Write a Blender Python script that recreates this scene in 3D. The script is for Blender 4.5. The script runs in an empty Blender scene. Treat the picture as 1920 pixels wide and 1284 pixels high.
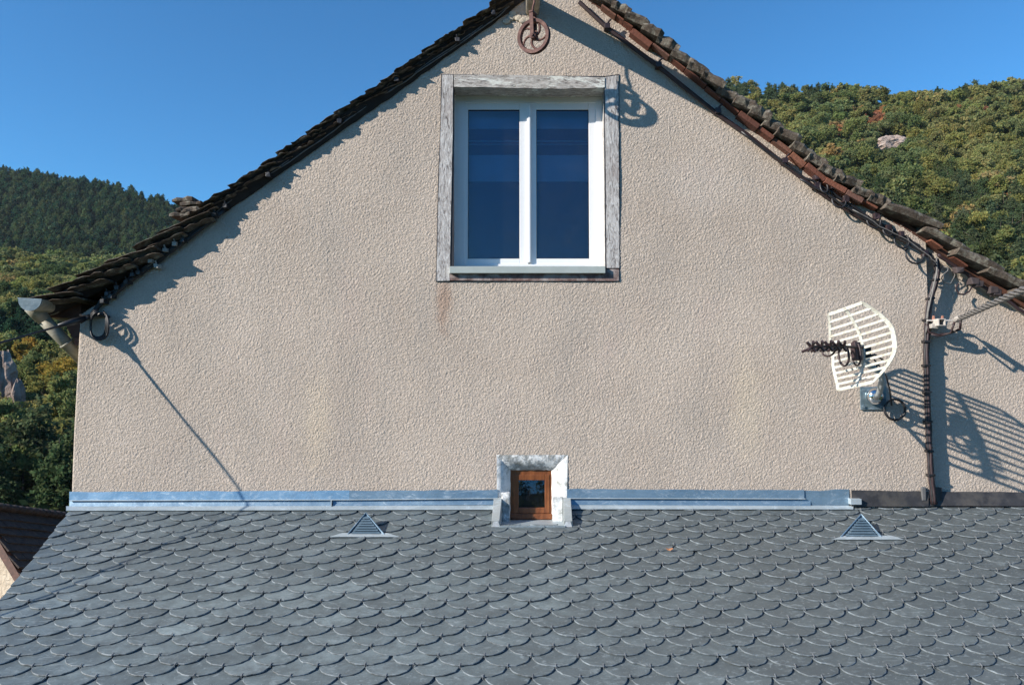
import bpy, math, random
import numpy as np
from mathutils import Vector, Matrix

random.seed(7); RNG = np.random.default_rng(11)
S = bpy.context.scene
COL = S.collection

# ------------------------------------------------------------------ camera, sky, sun, exposure
FPX, CY, PITCH = 1390.0, -5.56, math.radians(3.0)
cam = bpy.data.cameras.new('camera'); camo = bpy.data.objects.new('camera', cam); COL.objects.link(camo)
camo.location = (0, CY, 0); camo.rotation_euler = (math.radians(90)+PITCH, 0, 0)
cam.sensor_width = 36; cam.lens = FPX/1920*36; cam.clip_start = .05; cam.clip_end = 8000
S.camera = camo
LX, LZ = 2.0, 1.1                                   # light travels (LX, 1, -LZ)
sun_el = math.atan2(LZ, math.hypot(LX, 1)); sun_az = math.atan2(-LX, -1)
world = bpy.data.worlds.new('World'); S.world = world; world.use_nodes = True
nt = world.node_tree; nt.nodes.clear()
sky = nt.nodes.new('ShaderNodeTexSky'); sky.sky_type = 'NISHITA'; sky.sun_disc = False
sky.sun_elevation = sun_el; sky.sun_rotation = sun_az % (2*math.pi); sky.altitude = 900; sky.air_density = 1.0; sky.dust_density = .25; sky.ozone_density = 2.6
bg = nt.nodes.new('ShaderNodeBackground'); bg.inputs['Strength'].default_value = .102
wo = nt.nodes.new('ShaderNodeOutputWorld')
tn = nt.nodes.new('ShaderNodeMix'); tn.data_type = 'RGBA'; tn.blend_type = 'MULTIPLY'; tn.inputs[0].default_value = 1; tn.inputs[7].default_value = (.42, .93, 1.22, 1)   # clear deep-blue autumn air
nt.links.new(sky.outputs[0], tn.inputs[6]); nt.links.new(tn.outputs[2], bg.inputs[0]); nt.links.new(bg.outputs[0], wo.inputs[0])
sl = bpy.data.lights.new('sun', 'SUN'); sl.energy = 5.0; sl.angle = math.radians(.53); sl.color = (1, .925, .825)
so = bpy.data.objects.new('sun', sl); COL.objects.link(so)
so.rotation_euler = Vector((LX, 1, -LZ)).to_track_quat('-Z', 'Y').to_euler()
so.location = (-20, -10, 11)
vs = S.view_settings; vs.view_transform = 'Standard'; vs.look = 'None'; vs.exposure = 0.6; vs.gamma = 1; vs.use_curve_mapping = False
S.render.engine = 'CYCLES'; S.cycles.max_bounces = 6; S.cycles.transparent_max_bounces = 8

# ------------------------------------------------------------------ measuring helpers
cp, sp = math.cos(PITCH), math.sin(PITCH)
def ray(px, py):
    a, b = (px-960)/FPX, (642-py)/FPX
    return Vector((a, cp - b*sp, sp + b*cp))
def W(px, py, y=0.0):
    d = ray(px, py); t = (y-CY)/d.y
    return Vector((d.x*t, y, d.z*t))
def WD(px, py, depth):
    return W(px, py, CY+depth)

# ------------------------------------------------------------------ object helpers
def tag(o, label=None, cat=None, group=None, kind=None):
    for k, v in (('label', label), ('category', cat), ('group', group), ('kind', kind)):
        if v: o[k] = v
    return o
def empty(name, loc=(0, 0, 0), **kw):
    o = bpy.data.objects.new(name, None); COL.objects.link(o); o.location = loc; o.empty_display_size = .1
    return tag(o, **kw)
def wm(o):
    b = Matrix.Translation(o.location) @ o.rotation_euler.to_matrix().to_4x4() @ Matrix.Diagonal((*o.scale, 1))
    return b if o.parent is None else wm(o.parent) @ o.matrix_parent_inverse @ b
def link(name, me, parent=None, basis=None):
    o = bpy.data.objects.new(name, me); COL.objects.link(o)
    if basis is not None:
        l, r, sc = basis.decompose(); o.location = l; o.rotation_euler = r.to_euler(); o.scale = sc
    if parent is not None:
        o.parent = parent; o.matrix_parent_inverse = wm(parent).inverted()
    return o
class MB:
    """collects geometry in world coordinates"""
    def __init__(s): s.v = []; s.f = []; s.m = []; s.mi = 0
    def add(s, vs, fs):
        n = len(s.v); s.v += [tuple(p) for p in vs]; s.f += [tuple(n+i for i in f) for f in fs]; s.m += [s.mi]*len(fs); return s
    def box(s, a, b, jit=0):
        (x0, y0, z0), (x1, y1, z1) = a, b
        p = [(x0,y0,z0),(x1,y0,z0),(x1,y1,z0),(x0,y1,z0),(x0,y0,z1),(x1,y0,z1),(x1,y1,z1),(x0,y1,z1)]
        if jit: p = [tuple(c+random.uniform(-jit, jit) for c in q) for q in p]
        return s.add(p, [(0,3,2,1),(4,5,6,7),(0,1,5,4),(1,2,6,5),(2,3,7,6),(3,0,4,7)])
    def prism(s, poly, y0, y1):
        """poly: list of (x,z); extruded from y0 (front) to y1; y0 may be a list"""
        n = len(poly); f0 = y0 if isinstance(y0, (list, tuple)) else [y0]*n
        vs = [(x, f0[i], z) for i, (x, z) in enumerate(poly)] + [(x, y1, z) for x, z in poly]
        fs = [tuple(range(n)), tuple(range(2*n-1, n-1, -1))] + [(i, i+n, (i+1) % n+n, (i+1) % n) for i in range(n)]
        return s.add(vs, fs)
    def hexa(s, p8):
        return s.add(p8, [(0,3,2,1),(4,5,6,7),(0,1,5,4),(1,2,6,5),(2,3,7,6),(3,0,4,7)])
    def tube(s, pts, r, n=8, cap=True):
        pts = [Vector(p) for p in pts]; m = len(pts); rr = r if isinstance(r, (list, tuple)) else [r]*m
        up = Vector((0, 0, 1)); vs = []
        t0 = (pts[1]-pts[0]).normalized(); nrm = t0.orthogonal().normalized()
        for i, p in enumerate(pts):
            t = (pts[min(i+1, m-1)]-pts[max(i-1, 0)]).normalized()
            nrm = (nrm - t*nrm.dot(t)).normalized(); b = t.cross(nrm)
            for k in range(n):
                a = 2*math.pi*k/n; vs.append(p + (nrm*math.cos(a)+b*math.sin(a))*rr[i])
        fs = [(i*n+k, i*n+(k+1) % n, (i+1)*n+(k+1) % n, (i+1)*n+k) for i in range(m-1) for k in range(n)]
        if cap: fs += [tuple(range(n-1, -1, -1)), tuple(range((m-1)*n, m*n))]
        return s.add(vs, fs)
    def sphere(s, c, r, seg=12, rings=8, sc=(1, 1, 1)):
        c = Vector(c); vs = [c+Vector((0, 0, r*sc[2]))]
        for i in range(1, rings):
            a = math.pi*i/rings
            for k in range(seg):
                b = 2*math.pi*k/seg; vs.append(c+Vector((math.sin(a)*math.cos(b)*r*sc[0], math.sin(a)*math.sin(b)*r*sc[1], math.cos(a)*r*sc[2])))
        vs.append(c-Vector((0, 0, r*sc[2]))); L = len(vs)-1
        fs = [(0, 1+k, 1+(k+1) % seg) for k in range(seg)]
        for i in range(rings-2):
            for k in range(seg):
                a = 1+i*seg+k; b = 1+i*seg+(k+1) % seg; fs.append((a, a+seg, b+seg, b))
        q = 1+(rings-2)*seg; fs += [(L, q+(k+1) % seg, q+k) for k in range(seg)]
        return s.add(vs, fs)
    def build(s, name, mats, parent=None, smooth=False, bevel=0):
        me = bpy.data.meshes.new(name); me.from_pydata(s.v, [], s.f)
        mats = mats if isinstance(mats, (list, tuple)) else [mats]
        for m in mats: me.materials.append(m)
        if any(s.m): me.polygons.foreach_set('material_index', s.m)
        if smooth: me.polygons.foreach_set('use_smooth', [True]*len(me.polygons))
        me.update()
        if bevel:
            import bmesh
            bm = bmesh.new(); bm.from_mesh(me); bmesh.ops.recalc_face_normals(bm, faces=bm.faces)
            bmesh.ops.bevel(bm, geom=[e for e in bm.edges if len(e.link_faces) == 2 and e.calc_face_angle() > .5], offset=bevel, segments=2, affect='EDGES', profile=.6, clamp_overlap=True)
            bm.to_mesh(me); bm.free()
        return link(name, me, parent)
def np_mesh(name, V, F, mats, smooth=False, attr=None, mi=None):
    me = bpy.data.meshes.new(name); nv, nf, k = len(V), len(F), F.shape[1]
    me.vertices.add(nv); me.vertices.foreach_set('co', np.ascontiguousarray(V, dtype=np.float32).ravel())
    me.loops.add(nf*k); me.loops.foreach_set('vertex_index', np.ascontiguousarray(F, dtype=np.int32).ravel())
    me.polygons.add(nf); me.polygons.foreach_set('loop_start', np.arange(0, nf*k, k, dtype=np.int32))
    for m in mats: me.materials.append(m)
    if mi is not None: me.polygons.foreach_set('material_index', mi.astype(np.int32))
    me.polygons.foreach_set('use_smooth', np.full(nf, smooth))
    me.update(calc_edges=True)
    if attr is not None:
        a = me.attributes.new('tint', 'FLOAT_COLOR', 'FACE'); c = np.ones((nf, 4), dtype=np.float32); c[:, :3] = attr
        a.data.foreach_set('color', c.ravel())
    return me

# ------------------------------------------------------------------ materials
class Mat:
    def __init__(s, name, color=(.5,.5,.5), rough=.7, metal=0, spec=.5):
        s.m = bpy.data.materials.new(name); s.m.use_nodes = True; s.t = s.m.node_tree; s.N = s.t.nodes
        s.b = s.N['Principled BSDF']; s.b.inputs['Base Color'].default_value = (*color, 1)
        s.b.inputs['Roughness'].default_value = rough; s.b.inputs['Metallic'].default_value = metal
        s.b.inputs['Specular IOR Level'].default_value = spec
        s._c = None
    def n(s, t, **k):
        o = s.N.new(t)
        for a, b in k.items(): setattr(o, a, b)
        return o
    def l(s, a, b): s.t.links.new(a, b)
    def pos(s, rnd=False):
        if s._c is None:
            g = s.n('ShaderNodeNewGeometry')
            if rnd:
                oi = s.n('ShaderNodeObjectInfo'); sc = s.n('ShaderNodeVectorMath', operation='SCALE'); sc.inputs[0].default_value = (13, 7, 19)
                s.l(oi.outputs['Random'], sc.inputs['Scale']); ad = s.n('ShaderNodeVectorMath', operation='ADD'); s.l(g.outputs['Position'], ad.inputs[0]); s.l(sc.outputs[0], ad.inputs[1]); s._c = ad.outputs[0]
            else: s._c = g.outputs['Position']
        return s._c
    def noise(s, scale, detail=4, rough=.6, stretch=None, dist=0):
        o = s.n('ShaderNodeTexNoise'); o.inputs['Scale'].default_value = scale; o.inputs['Detail'].default_value = detail; o.inputs['Roughness'].default_value = rough; o.inputs['Distortion'].default_value = dist
        v = s.pos()
        if stretch:
            m = s.n('ShaderNodeVectorMath', operation='MULTIPLY'); m.inputs[1].default_value = stretch; s.l(v, m.inputs[0]); v = m.outputs[0]
        s.l(v, o.inputs['Vector']); return o.outputs[0]
    def ramp(s, fac, stops):
        r = s.n('ShaderNodeValToRGB'); e = r.color_ramp.elements
        while len(e) < len(stops): e.new(.5)
        for q, (p, c) in zip(e, stops): q.position = p; q.color = (*c, 1) if len(c) == 3 else c
        s.l(fac, r.inputs[0]); return r.outputs[0]
    def mix(s, fac, a, b, mode='MIX'):
        m = s.n('ShaderNodeMix', data_type='RGBA', blend_type=mode)
        for v, i in ((fac, 0), (a, 6), (b, 7)):
            if hasattr(v, 'default_value') or hasattr(v, 'links'): s.l(v, m.inputs[i])
            else: m.inputs[i].default_value = v if not isinstance(v, tuple) else (*v, 1)
        return m.outputs[2]
    def math(s, op, a, b=None, clamp=False):
        m = s.n('ShaderNodeMath', operation=op, use_clamp=clamp)
        for v, i in ((a, 0), (b, 1)):
            if v is None: continue
            if hasattr(v, 'links'): s.l(v, m.inputs[i])
            else: m.inputs[i].default_value = v
        return m.outputs[0]
    def color(s, c): s.l(c, s.b.inputs['Base Color']); return s
    def rough(s, c): s.l(c, s.b.inputs['Roughness']); return s
    def bump(s, h, strength=.5, dist=.01):
        b = s.n('ShaderNodeBump'); b.inputs['Strength'].default_value = strength; b.inputs['Distance'].default_value = dist
        s.l(h, b.inputs['Height']); s.l(b.outputs[0], s.b.inputs['Normal']); return s
def simple(name, color, rough=.6, metal=0, var=.25, scale=30, bump=.2, bd=.002, rnd=False, spec=.5, big=None):
    M = Mat(name, color, rough, metal, spec); M.pos(rnd)
    n = M.noise(scale, 5); c0 = tuple(c*(1-var) for c in color); c1 = tuple(min(1, c*(1+var)) for c in color)
    c = M.ramp(n, [(.3, c0), (.7, c1)])
    if big:
        c = M.mix(M.ramp(M.noise(big[0], 4), [(.45, (0,0,0)), (.65, (1,1,1))]), c, big[1])
    M.color(c)
    if bump: M.bump(M.noise(scale*2.5, 4), bump, bd)
    return M.m

def blob_mask(M, px, py, rx, rz, soft=.35):
    """soft mask round a place on the wall, roughened by noise (a stain with its own outline)"""
    c = W(px, py); v = M.pos(); s = M.n('ShaderNodeVectorMath', operation='SUBTRACT'); s.inputs[1].default_value = c; M.l(v, s.inputs[0])
    m = M.n('ShaderNodeVectorMath', operation='MULTIPLY'); m.inputs[1].default_value = (1/rx, 0, 1/rz); M.l(s.outputs[0], m.inputs[0])
    ln = M.n('ShaderNodeVectorMath', operation='LENGTH'); M.l(m.outputs[0], ln.inputs[0])
    n = M.math('MULTIPLY', M.math('SUBTRACT', M.noise(9, 5), .5), 1.6)
    d = M.math('ADD', ln.outputs['Value'], n)
    mr = M.n('ShaderNodeMapRange', interpolation_type='SMOOTHSTEP'); M.l(d, mr.inputs[0])
    mr.inputs[1].default_value = 1+soft; mr.inputs[2].default_value = .2
    return mr.outputs[0]

M = Mat('stucco', rough=.92, spec=.25)
c = M.ramp(M.noise(1.3, 6, .65), [(.3, (.455,.38,.318)), (.5, (.525,.445,.375)), (.72, (.585,.50,.425))])
c = M.mix(M.ramp(M.noise(75, 4, .7), [(.42, (0,0,0)), (.68, (.75,.75,.75))]), c, (.40,.33,.26))
c = M.mix(M.ramp(M.noise(4, 6, .7, (1, 1, .35)), [(.48, (0,0,0)), (.7, (.5,.5,.5))]), c, (.39,.345,.30))
c = M.mix(M.ramp(M.noise(2.2, 6, .7, (1, 1, .5)), [(.55, (0,0,0)), (.72, (.45,.45,.45))]), c, (.50,.40,.345))
c = M.mix(M.math('MULTIPLY', blob_mask(M, 832, 570, .07, .22), .65), c, (.36,.235,.17))
c = M.mix(M.math('MULTIPLY', blob_mask(M, 595, 790, .12, .38), .5), c, (.62,.51,.38))
c = M.mix(M.math('MULTIPLY', blob_mask(M, 1400, 760, .14, .42), .45), c, (.63,.53,.40))
c = M.mix(M.math('MULTIPLY', blob_mask(M, 1310, 340, .3, .25), .22), c, (.54,.49,.45))
M.color(c)
gn = M.noise(44, 2.5, .55, None, .7); gr_ = M.math('MULTIPLY', M.math('ABSOLUTE', M.math('SUBTRACT', gn, .5)), 9.0, True)
M.bump(M.math('ADD', gr_, M.math('MULTIPLY', M.noise(190, 4, .7), .5)), .68, .0040)
STUCCO = M.m
STUCCO2 = simple('plain_render', (.52,.45,.36), .9, var=.12, scale=60, bump=.6, bd=.01)

M = Mat('slate', rough=.42, spec=.5); M.pos(True)
at = M.n('ShaderNodeAttribute', attribute_name='tint', attribute_type='GEOMETRY')
oi = M.n('ShaderNodeObjectInfo')
base = M.ramp(M.noise(3.2, 5, .65), [(.3, (.112,.139,.146)), (.5, (.145,.178,.186)), (.72, (.185,.222,.232))])
base = M.mix(1.0, base, M.ramp(oi.outputs['Random'], [(0, (.78,.78,.78)), (.35, (.95,.96,.97)), (.7, (1.05,1.05,1.04)), (.95, (1.16,1.17,1.17)), (1, (1.5,1.5,1.48))]), 'MULTIPLY')
base = M.mix(1.0, base, at.outputs['Color'], 'MULTIPLY')
# broad darker brownish tone on the right half, bloom and scratches
g = M.n('ShaderNodeNewGeometry'); sx = M.n('ShaderNodeSeparateXYZ'); M.l(g.outputs['Position'], sx.inputs[0])
rt = M.n('ShaderNodeMapRange'); M.l(M.math('ADD', sx.outputs['X'], M.math('MULTIPLY', M.noise(1.1, 3), 2.0)), rt.inputs[0]); rt.inputs[1].default_value = .6; rt.inputs[2].default_value = 2.6
base = M.mix(M.math('MULTIPLY', rt.outputs[0], .62), base, (.080,.088,.086))
sc1 = M.ramp(M.noise(26, 6, .75, (.45, 1, 1), 1.2), [(.54, (0,0,0)), (.66, (.5,.5,.5)), (.78, (.9,.9,.9))])
base = M.mix(M.ramp(M.noise(8, 7, .75, (.7, 1, 1), .5), [(.42, (.65,.65,.65)), (.6, (0,0,0))]), base, (.078,.092,.096))
base = M.mix(sc1, base, (.29,.335,.345))
sc2 = M.ramp(M.noise(70, 4, .65, (.6, 1, 1)), [(.62, (0,0,0)), (.70, (.95,.95,.95))])
base = M.mix(M.math('MULTIPLY', sc2, M.math('ADD', M.math('MULTIPLY', rt.outputs[0], .6), .12)), base, (.34,.36,.36))
M.color(base); M.rough(M.ramp(M.noise(20, 4), [(.3, (.40,)*3), (.7, (.60,)*3)]))
M.bump(M.noise(38, 6, .7, (.6, 1, 1)), .45, .004)
SLATE = M.m
SLATE_EDGE = simple('slate_edge', (.135,.155,.168), .6, var=.75, scale=22, bump=.5, bd=.003)

def zinc(name, c0, c1, rough=.38, metal=.35, white=(.6,.7,.78)):
    M = Mat(name, rough=rough, metal=metal); M.pos()
    c = M.ramp(M.noise(5, 6, .7, (.35, 1, 1.5), .8), [(.35, c0), (.65, c1)])
    c = M.mix(M.ramp(M.noise(12, 7, .85, (.45, 1, 1), 2.5), [(.53, (0,0,0)), (.68, (.8,.8,.8))]), c, white)
    M.color(c); M.rough(M.ramp(M.noise(9, 4), [(.3, (rough*.8,)*3), (.7, (rough*1.5,)*3)])); M.bump(M.noise(9, 4), .35, .012)
    return M.m
ZINC_BLUE = zinc('zinc_blue', (.13,.215,.30), (.20,.30,.39), white=(.50,.58,.64))
ZINC_FILM = zinc('zinc_with_film', (.15,.29,.44), (.21,.35,.50), white=(.55,.65,.72))
VENT_ZINC = zinc('vent_zinc', (.10,.165,.22), (.15,.22,.28), .45, .3, (.28,.36,.42))
ZINC_PALE = zinc('zinc_pale', (.34,.40,.43), (.46,.52,.55), .42, .3)
ZINC_GREY = zinc('zinc_grey', (.30,.33,.33), (.40,.42,.41), .5, .2)
GUTTER = zinc('gutter_zinc', (.22,.20,.15), (.29,.265,.20), .45, .15, (.45,.43,.36))
BITUMEN = simple('black_flashing', (.035,.034,.036), .6, var=.35, scale=12, bump=.3, bd=.004, big=(6, (.075,.068,.06)))

M = Mat('weathered_wood', rough=.85); M.pos()
gv = M.noise(40, 9, .8, (1, 1, .22), 1.8)
c = M.ramp(gv, [(.38, (.09,.075,.07)), (.45, (.33,.305,.29)), (.54, (.54,.52,.50)), (.66, (.74,.73,.71))])
c = M.mix(M.ramp(M.noise(3.5, 5, .7, (1, 1, .5)), [(.55, (0,0,0)), (.72, (.8,.8,.8))]), c, (.30,.25,.23))
M.color(c); M.bump(gv, .8, .006)
WOOD_V = M.m
M = Mat('weathered_wood_lintel', rough=.85); M.pos()
gv = M.noise(40, 9, .8, (.22, 1, 1), 1.8)
c = M.ramp(gv, [(.38, (.08,.065,.06)), (.45, (.31,.285,.26)), (.55, (.50,.47,.44)), (.68, (.68,.66,.62))])
c = M.mix(M.ramp(M.noise(5, 6, .8, (.6, 1, 1.6), 1), [(.55, (0,0,0)), (.60, (.95,.95,.95))]), c, (.68,.69,.64))
c = M.mix(M.ramp(M.noise(4, 5, .7, (.5, 1, 1)), [(.58, (0,0,0)), (.7, (.6,.6,.6))]), c, (.2,.165,.14))
M.color(c); M.bump(gv, .8, .006)
WOOD_H = M.m
WOOD_DARK = simple('dark_sill_wood', (.16,.10,.09), .8, var=.5, scale=25, bump=.5, bd=.004, big=(9, (.38,.33,.31)))
BEAM = simple('beam_wood', (.30,.25,.19), .85, var=.35, scale=22, bump=.7, bd=.005)
EAVE_WOOD = simple('eave_wood', (.085,.035,.022), .7, var=.45, scale=16, bump=.4, bd=.003)
PVC = simple('white_frame', (.76,.77,.78), .3, var=.02, scale=40, bump=0)
SEAL = simple('dark_seal', (.02,.02,.025), .6, bump=0)
ALU_SILL = simple('painted_sill', (.38,.42,.40), .4, var=.06, scale=12, bump=.05)
PINE = Mat('varnished_pine', rough=.4); PINE.pos(); gv = PINE.noise(30, 6, .6, (1, 1, .25), .6)
PINE.color(PINE.ramp(gv, [(.3, (.12,.038,.014)), (.6, (.23,.078,.026)), (.8, (.30,.12,.04))])).bump(gv, .2, .002); PINE = PINE.m
M = Mat('white_plaster', rough=.85); M.pos()
c = M.ramp(M.noise(14, 6, .75), [(.34, (.30,.30,.27)), (.44, (.60,.61,.60)), (.55, (.80,.80,.78))]); M.color(c).bump(M.noise(20, 6, .7), .8, .012)
PLASTER = M.m
M = Mat('grey_mortar', rough=.9); M.pos()
c = M.ramp(M.noise(13, 6, .75), [(.34, (.20,.19,.16)), (.47, (.36,.37,.36)), (.52, (.46,.47,.47)), (.56, (.82,.82,.80))]); M.color(c).bump(M.noise(24, 6, .7), .9, .012)
MORTAR = M.m
MORTAR_PINK = simple('pink_mortar', (.46,.36,.31), .9, var=.3, scale=40, bump=.9, bd=.01)

M = Mat('lauze_stone', rough=.9, spec=.2); M.pos(True)
c = M.ramp(M.noise(9, 7, .75), [(.3, (.05,.038,.030)), (.5, (.10,.078,.062)), (.7, (.165,.14,.115))])
c = M.mix(M.ramp(M.noise(16, 6, .7), [(.50, (0,0,0)), (.64, (.8,.8,.8))]), c, (.27,.255,.21))
c = M.mix(M.ramp(M.noise(60, 4, .7), [(.6, (0,0,0)), (.7, (.6,.6,.6))]), c, (.03,.027,.024))
M.color(c).bump(M.noise(45, 7, .75), 1.0, .012)
STONE = M.m
M = Mat('terracotta', rough=.85); M.pos(True)
oi = M.n('ShaderNodeObjectInfo')
c = M.ramp(oi.outputs['Random'], [(0, (.095,.034,.022)), (.4, (.165,.055,.032)), (.7, (.25,.095,.052)), (1, (.15,.075,.055))])
c = M.mix(M.ramp(M.noise(30, 6, .7), [(.45, (0,0,0)), (.7, (.7,.7,.7))]), c, (.13,.05,.033)); M.color(c).bump(M.noise(60, 5), .8, .006)
TERRA = M.m
RUST = simple('rusty_iron', (.095,.040,.034), .75, var=.35, scale=35, bump=.5, bd=.002, big=(25, (.18,.09,.07)))
BLACK = simple('black_cable', (.02,.019,.021), .45, var=.3, scale=20, bump=0)
BROWNCABLE = simple('brown_cable', (.035,.02,.022), .5, var=.3, scale=20, bump=0)
GREYCABLE = simple('grey_cable', (.15,.14,.13), .5, var=.25, scale=40, bump=0)
CLIP = simple('pale_clip', (.33,.31,.28), .5, bump=0)
GALV = zinc('galvanised_plate', (.10,.17,.22), (.28,.36,.40), .3, .6)
CHROME = Mat('shiny_steel', (.75,.77,.78), .14, 1).m
ANT = simple('antenna_white', (.56,.56,.50), .5, var=.12, scale=14, bump=.1, big=(30, (.42,.40,.33)))
BKT = simple('bracket_steel', (.50,.46,.42), .55, .1, var=.2, bump=.1)
COPPERBOLT = simple('rusty_bolt', (.35,.16,.11), .6, bump=0)
M = Mat('window_glass'); N = M.N; M.N.remove(M.b)
fr = M.n('ShaderNodeFresnel'); fr.inputs['IOR'].default_value = 1.55
gl = M.n('ShaderNodeBsdfGlossy'); gl.inputs['Roughness'].default_value = .015; gl.inputs['Color'].default_value = (.9,.95,1,1)
tr = M.n('ShaderNodeBsdfTransparent'); tr.inputs['Color'].default_value = (.75,.82,.9,1)
mx = M.n('ShaderNodeMixShader'); M.l(fr.outputs[0], mx.inputs[0]); M.l(tr.outputs[0], mx.inputs[1]); M.l(gl.outputs[0], mx.inputs[2]); M.pos(); dd = M.n('ShaderNodeBsdfDiffuse'); dd.inputs[0].default_value = (.45,.5,.55,1); m2 = M.n('ShaderNodeMixShader')
M.l(M.ramp(M.noise(5, 6, .75), [(.45, (.006,)*3), (.75, (.022,)*3)]), m2.inputs[0]); M.l(mx.outputs[0], m2.inputs[1]); M.l(dd.outputs[0], m2.inputs[2]); M.l(m2.outputs[0], N['Material Output'].inputs[0])
GLASS = M.m
BAND_D = simple('navy_band', (.016,.06,.19), .8, var=.1, scale=4, bump=0)
BAND_L = simple('blue_grey_band', (.28,.50,.66), .8, var=.1, scale=4, bump=0)
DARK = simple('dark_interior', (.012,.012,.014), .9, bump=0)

M = Mat('foliage', rough=.7); N = M.N; M.N.remove(M.b)
at = M.n('ShaderNodeAttribute', attribute_name='tint', attribute_type='GEOMETRY'); oi = M.n('ShaderNodeObjectInfo')
c = M.mix(1.0, at.outputs['Color'], oi.outputs['Color'], 'MULTIPLY')
df = M.n('ShaderNodeBsdfDiffuse'); tl = M.n('ShaderNodeBsdfTranslucent'); M.l(c, df.inputs[0]); M.l(c, tl.inputs[0])
mx = M.n('ShaderNodeMixShader'); mx.inputs[0].default_value = .5; M.l(df.outputs[0], mx.inputs[1]); M.l(tl.outputs[0], mx.inputs[2]); M.l(mx.outputs[0], N['Material Output'].inputs[0])
LEAF = M.m
BARK = simple('bark', (.11,.085,.065), .9, var=.4, scale=8, bump=.5, bd=.03)
M = Mat('forest_floor', rough=.95, spec=.1); M.pos()
M.color(M.ramp(M.noise(.12, 8, .7), [(.3, (.022,.034,.014)), (.55, (.045,.062,.024)), (.75, (.08,.08,.04))])).bump(M.noise(.6, 6), .6, 1.0)
FLOOR = M.m
M = Mat('cliff_rock', rough=.95, spec=.1); M.pos()
M.color(M.ramp(M.noise(.9, 8, .75, (1, 1, .6)), [(.3, (.18,.135,.11)), (.5, (.44,.34,.29)), (.7, (.60,.50,.44))])).bump(M.noise(1.2, 8, .8), 1, .8)
CLIFF = M.m
# ------------------------------------------------------------------ slate roof plane
SL = math.tan(math.radians(18.4)); KC = .0755; KE = KC/math.cos(math.radians(18.4)); TH = math.atan(SL)
# row 0 tips seen at y=966 about 3 cm in front of the wall
RN = Vector((0, -math.sin(TH), math.cos(TH)))
P0 = W(960, 966, -.13) - RN*.024
def roofpt(x, s, h=0):          # s = distance down the slope from row 0 tips, h = height over the plane
    return Vector((x, P0.y - s*math.cos(TH) - h*math.sin(TH), P0.z - s*math.sin(TH) + h*math.cos(TH)))
RN = Vector((0, -math.sin(TH), math.cos(TH)))
def roofhit(px, py, h=.0):
    """point of the roof plane under the place h above it that is seen at px, py"""
    d = ray(px, py); o = Vector((0, CY, 0)); t = (P0+RN*h-o).dot(RN)/d.dot(RN); p = o+d*t-RN*h
    return p, (P0.y-p.y)/math.cos(TH)
vA, sA = roofhit(127, 962, .018); vB, sB = roofhit(0, 1126, .018)
def verge_x(s): return vA.x + (vB.x-vA.x)*(s-sA)/(sB-sA)

# ------------------------------------------------------------------ house: walls
house = empty('house', (0, 3, -7), label='house with roughcast gable, stone slab roof, white loft window and small brown window', cat='house')
XR = W(1743, 700).x; STEP = .0057
LTOP = [(150, 600), (240, 540), (320, 470), (430, 392), (540, 308), (650, 230), (745, 155), (860, 72), (945, 8), (1010, -40)]
RTOP = [(1010, -40), (1090, 0), (1150, 45), (1250, 122), (1350, 202), (1450, 275), (1540, 349), (1640, 405), (1700, 437), (1740, 464), (1800, 506), (1860, 544), (1920, 581), (2060, 665)]
topline = [W(*p) for p in LTOP+RTOP[1:]]
TX = np.array([p.x for p in topline]); TZ = np.array([p.z for p in topline])
def top_z(x): return np.interp(x, TX, TZ)
def stucco_sheet(x0, x1, z0, z1, y, holes, seed, left_edge=None):
    nx, nz = int((x1-x0)/STEP), int((z1-z0)/STEP)
    rng = np.random.default_rng(seed)
    def band(lam, width):
        f = np.fft.rfft2(rng.standard_normal((nz+1, nx+1)))
        fz = np.fft.fftfreq(nz+1, STEP)[:, None]; fx = np.fft.rfftfreq(nx+1, STEP)[None, :]
        r = np.hypot(fx, fz); f *= np.exp(-((r-1/lam)/(width/lam))**2)
        g = np.fft.irfft2(f, (nz+1, nx+1)); return g/g.std()
    h = np.tanh(1.3*band(.0215, .40)); m = band(.25, .6); l = band(.05, .6)
    hh = .0011*(1+.15*m)*h + .0004*l + .0022*band(1.2, .6)
    X, Z = np.meshgrid(np.linspace(x0, x1, nx+1), np.linspace(z0, z1, nz+1))
    if left_edge:
        e = np.interp(Z, [p.z for p in left_edge], [p.x for p in left_edge]); X = e + (X-x0)*(x1-e)/(x1-x0)
    V = np.stack([X, y-hh, Z], -1).reshape(-1, 3)
    if left_edge:      # rounded corner
        d = (X-np.interp(Z, [p.z for p in left_edge], [p.x for p in left_edge])).reshape(-1); V[:, 1] += .02*np.clip(1-d/.02, 0, 1)**2
    i = np.arange(nx*nz); a = (i//nx)*(nx+1)+i % nx
    F = np.stack([a, a+1, a+nx+2, a+nx+1], -1)
    C = V[F].mean(1); keep = C[:, 2] < top_z(C[:, 0])+.035
    for hx0, hx1, hz0, hz1 in holes: keep &= ~((C[:, 0] > hx0) & (C[:, 0] < hx1) & (C[:, 2] > hz0) & (C[:, 2] < hz1))
    F = F[keep]; used = np.unique(F); mp = np.full(len(V), -1); mp[used] = np.arange(len(used))
    return V[used], mp[F]
le = [W(128, 1010), W(131, 950), W(137, 800), W(146, 640), W(149, 590), W(152, 540)]
zb = W(960, 1000).z
big_hole = (W(838, 300).x, W(1146, 300).x, W(1000, 518).z, W(1000, 156).z)
sm_hole = (W(934, 900).x, W(1061, 900).x, zb-1, W(1000, 857).z)
V, F = stucco_sheet(le[0].x, XR, zb, W(960, -60).z, 0, [big_hole, sm_hole], 3, left_edge=sorted(le, key=lambda p: p.z))
link('gable_wall', np_mesh('gable_wall', V, F, [STUCCO], True), house)
Y2 = .04
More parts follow.
